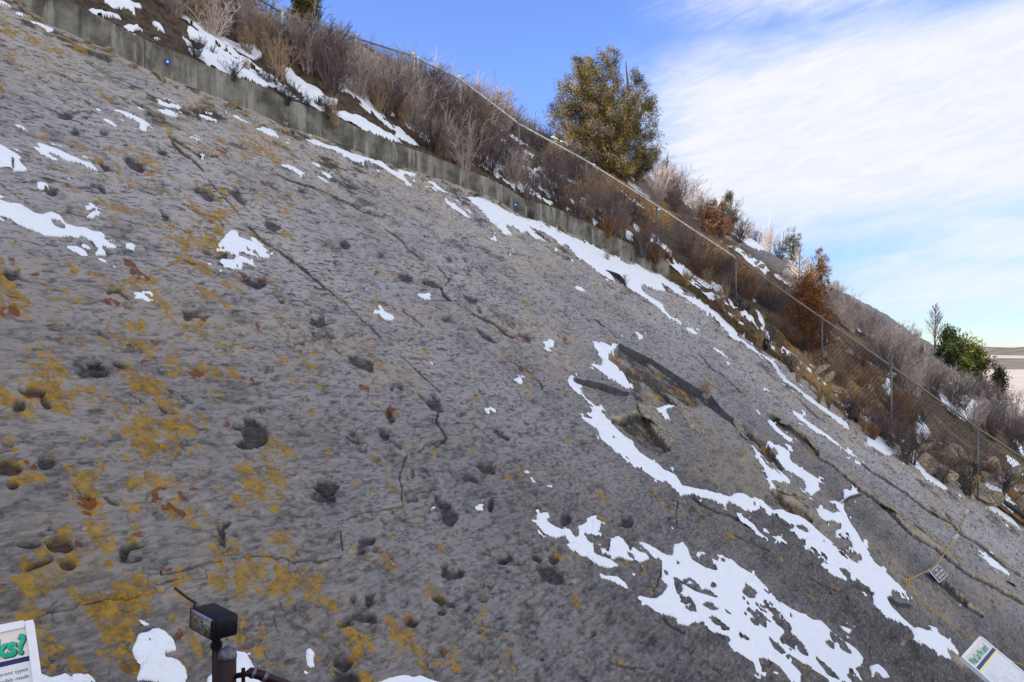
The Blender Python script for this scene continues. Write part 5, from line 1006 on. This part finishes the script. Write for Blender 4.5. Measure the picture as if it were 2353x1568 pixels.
mb = MB(); cpt = fp(497, 1478, D) - O; mb.tube([cpt + Vector((0, 0, .03)), cpt], .020, 12); mb.tube([cpt + Vector((0, 0, 0)), cpt + Vector((0, 0, -.022))], .027, 12); mb.box(cpt + Vector((.004, -.03, -.008)), (.03, 0, 0), (0, .02, 0), (0, 0, .022)); mb.build('swivel', m_black, r, False, bevel=.002)
mb = MB(); mb.tube([cpt + Vector((.003, 0, -.02)), Vector((cpt.x + .003, cpt.y, -.1))], .0215, 16); mb.build('pole', m_brown, r, True)
mb = MB(); mb.tube([fp(445, 1398, 3.68) - O, fp(449, 1386, 3.70) - O, fp(444, 1383, 3.75) - O, fp(430, 1374, 3.85) - O, fp(415, 1362, 3.98) - O, fp(402, 1352, 4.1) - O], .0065, 8); mb.build('cable', m_pipe, r, True)
pc = fp(523, 1520, 3.45); base = Vector((pc.x, pc.y, gz(pc.x, pc.y))); r = empty('railing', base); tag(r, 'dark red pipe railing with a domed cap on its post, at bottom left', 'railing'); O = base
mb = MB(); rr = .037; t0 = fp(523, 1508, 3.45) - O; mb.tube([t0, Vector((t0.x, t0.y, -.1))], rr, 24); mb.build('post', m_brown, r, True)
mb = MB(); mb.tube([t0 + Vector((0, 0, z)) for z in (-.008, .0, .012, .024, .034, .041, .0435)], [rr * 1.05, rr * 1.08, rr * 1.02, rr * .88, rr * .66, rr * .34, rr * .06], 24); mb.build('cap', m_cap, r, True)
rl = [fp(530, 1556, 3.46), fp(566, 1549, 3.44), fp(574, 1545, 3.44), fp(600, 1552, 3.46), fp(630, 1563, 3.5), fp(700, 1590, 3.6), fp(900, 1665, 4.0)]
mb = MB(); mb.tube([p - O for p in rl], [.012, .012, .021, .021, .019, .019, .019], 12); mb.build('rail', m_brown, r, True)
mb = MB(); q = fp(603, 1553, 3.46) - O; q2 = fp(611, 1556, 3.47) - O; mb.tube([q, q2], .0235, 14); q = fp(578, 1546, 3.44) - O; q2 = fp(584, 1548, 3.445) - O; mb.tube([q, q2], .0235, 14); mb.build('coupling', m_cap, r, True)
mb = MB(); q = fp(559, 1536, 3.44) - O; mb.tube([q, q + Vector((0, 0, -.14))], .009, 8); mb.build('bracket', m_brown, r)
# ------------------------------------------------------------------ interpretive panels
def panel(P, base_dir, down_h, tau, width, length, label, right=False):
    ex = Vector((*base_dir, 0)).normalized(); dh = Vector((*down_h, 0)).normalized(); ey = -(dh * math.cos(tau) + Vector((0, 0, -math.sin(tau)))); n = ex.cross(ey).normalized()
    TL = P if right else P - ex * width; r = empty('information_panel', Vector((*(TL + ex * width * .5 - ey * length * .6)[:2], gz(*(TL + ex * width * .5 - ey * length * .6)[:2])))); tag(r, label, 'sign')
    slab_box(TL, ex, ey, n, 0, 0, width, length, -.03, 0, m_white, 'board', r)
    e = .028
    slab_box(TL, ex, ey, n, 0, 0, width - e * 1.15, e, 0, .012, m_white, 'frame', r); slab_box(TL, ex, ey, n, width - e, e * .6, e, length - e * .6, 0, .012, m_white, 'frame', r); slab_box(TL, ex, ey, n, 0, e * 1.02, e, length - e * 1.02, 0, .012, m_white, 'frame', r)
    c = TL + ex * width * .5 - ey * length * .6 - n * .03
    for s in (-.3, .3):
        q = c + ex * width * s - r.location; mb = MB(); mb.tube([q, Vector((q.x, q.y, -.1))], .03, 10); mb.build('leg', m_brown, r, True)
    return r, TL, ex, ey, n
a = (VC - 1510.4) / F; P = Vector(((2207.3 - UC) / F * 8, 8, a * 8)); w = .80; hL = .66
r, TL, ex, ey, n = panel(P, (.68, .73), (.73, -.68), math.radians(35), w, hL, 'tilted information panel titled What Can We Learn at lower right', True)
slab_box(TL, ex, ey, n, .03, .035, w - .06, .12, 0, .003, m_cream, 'header', r); slab_box(TL, ex, ey, n, .03, .155, w - .06, .035, 0, .0035, m_navy, 'stripe', r); slab_box(TL, ex, ey, n, .03, .19, w - .06, .022, 0, .0035, m_yel, 'stripe', r)
slab_box(TL, ex, ey, n, .03, .212, w - .06, .36, 0, .003, m_panel, 'sheet', r); slab_box(TL, ex, ey, n, .03, .572, w - .06, .085, 0, .003, m_blue, 'stripe', r)
text(r, 'What Can We Learn?', TL, ex, ey, n, .06, .135, .105, m_teal, sx=.66, shear=.1, bold=.0025, lift=.006)
mb = MB(); mk = MB()
def strip(mbx, x0, y0, x1, y1, t=.003):
    a_ = TL + ex * x0 - ey * y0; b_ = TL + ex * x1 - ey * y1; d = (b_ - a_); s = n.cross(d).normalized() * t; mbx.box(a_ + n * .004 - r.location, d, s, n * .001)
for j in range(8): strip(mb, .06, .25 + j * .016, .06 + .17 * random.uniform(.85, 1), .25 + j * .016)
for j in range(9): strip(mb, .06 + .0, .40 + j * .016, .06 + .17 * random.uniform(.8, 1), .40 + j * .016); strip(mb, .26, .38 + j * .016, .26 + .17 * random.uniform(.8, 1), .38 + j * .016)
mb.build('body_text', m_sketch, r)
for x0, y0 in ((.46, .30), (.52, .40), (.50, .44), (.62, .36), (.60, .50), (.66, .49), (.64, .53), (.70, .52)): strip(mk, x0, y0, x0 + .035, y0 + .03, .002)
mk.build('drawing', m_ink, r)
a = (VC - 1423.8) / F; P = Vector(((76 - UC) / F * 2.87, 2.87, a * 2.87)); w = .8; hL = .6
r, TL, ex, ey, n = panel(P, (.75, .66), (.66, -.75), math.radians(50), w, hL, 'white framed information panel with green title cut off by the left edge')
slab_box(TL, ex, ey, n, .028, .028, w - .056, .105, 0, .003, m_cream, 'header', r); slab_box(TL, ex, ey, n, .028, .133, w - .056, .018, 0, .0035, m_navy, 'stripe', r); slab_box(TL, ex, ey, n, .028, .151, w - .056, .42, 0, .003, m_panel, 'sheet', r)
text(r, 'Tracks?', TL, ex, ey, n, w - .034, .122, .10, m_tealdk, sx=.80, shear=.15, bold=.004, align='RIGHT', lift=.0045)
text(r, 'Tracks?', TL, ex, ey, n, w - .038, .119, .10, m_teal, sx=.80, shear=.15, bold=.004, align='RIGHT', lift=.006)
for i, s in enumerate(('There are three different types', 'of theropods, possibly made', 'A few tracks suggest a')):
    text(r, s, TL, ex, ey, n, w - .036, .185 + .025 * i, .020, m_ink, 'body_text', sx=.95, shear=.12, align='RIGHT', lift=.0045)
# far power pylon on the prairie
py = Vector(((2261 - 12 + 8 - UC) / F * 2600, 2600, -42)); r = empty('power_pylon', py); tag(r, 'tiny lattice power pylon on the prairie horizon', 'pylon'); mb = MB()
for sx_ in (-1, 1):
    for sy_ in (-1, 1): mb.tube([(6 * sx_, 6 * sy_, 0), (1.2 * sx_, 1.2 * sy_, 40), (0, 0, 58)], .35, 4)
for z_, w_ in ((38, 14), (46, 11), (53, 8)): mb.tube([(-w_, 0, z_), (w_, 0, z_)], .35, 4)
mb.build('tower', m_post, r)
print('built', len(bpy.data.objects), 'objects')
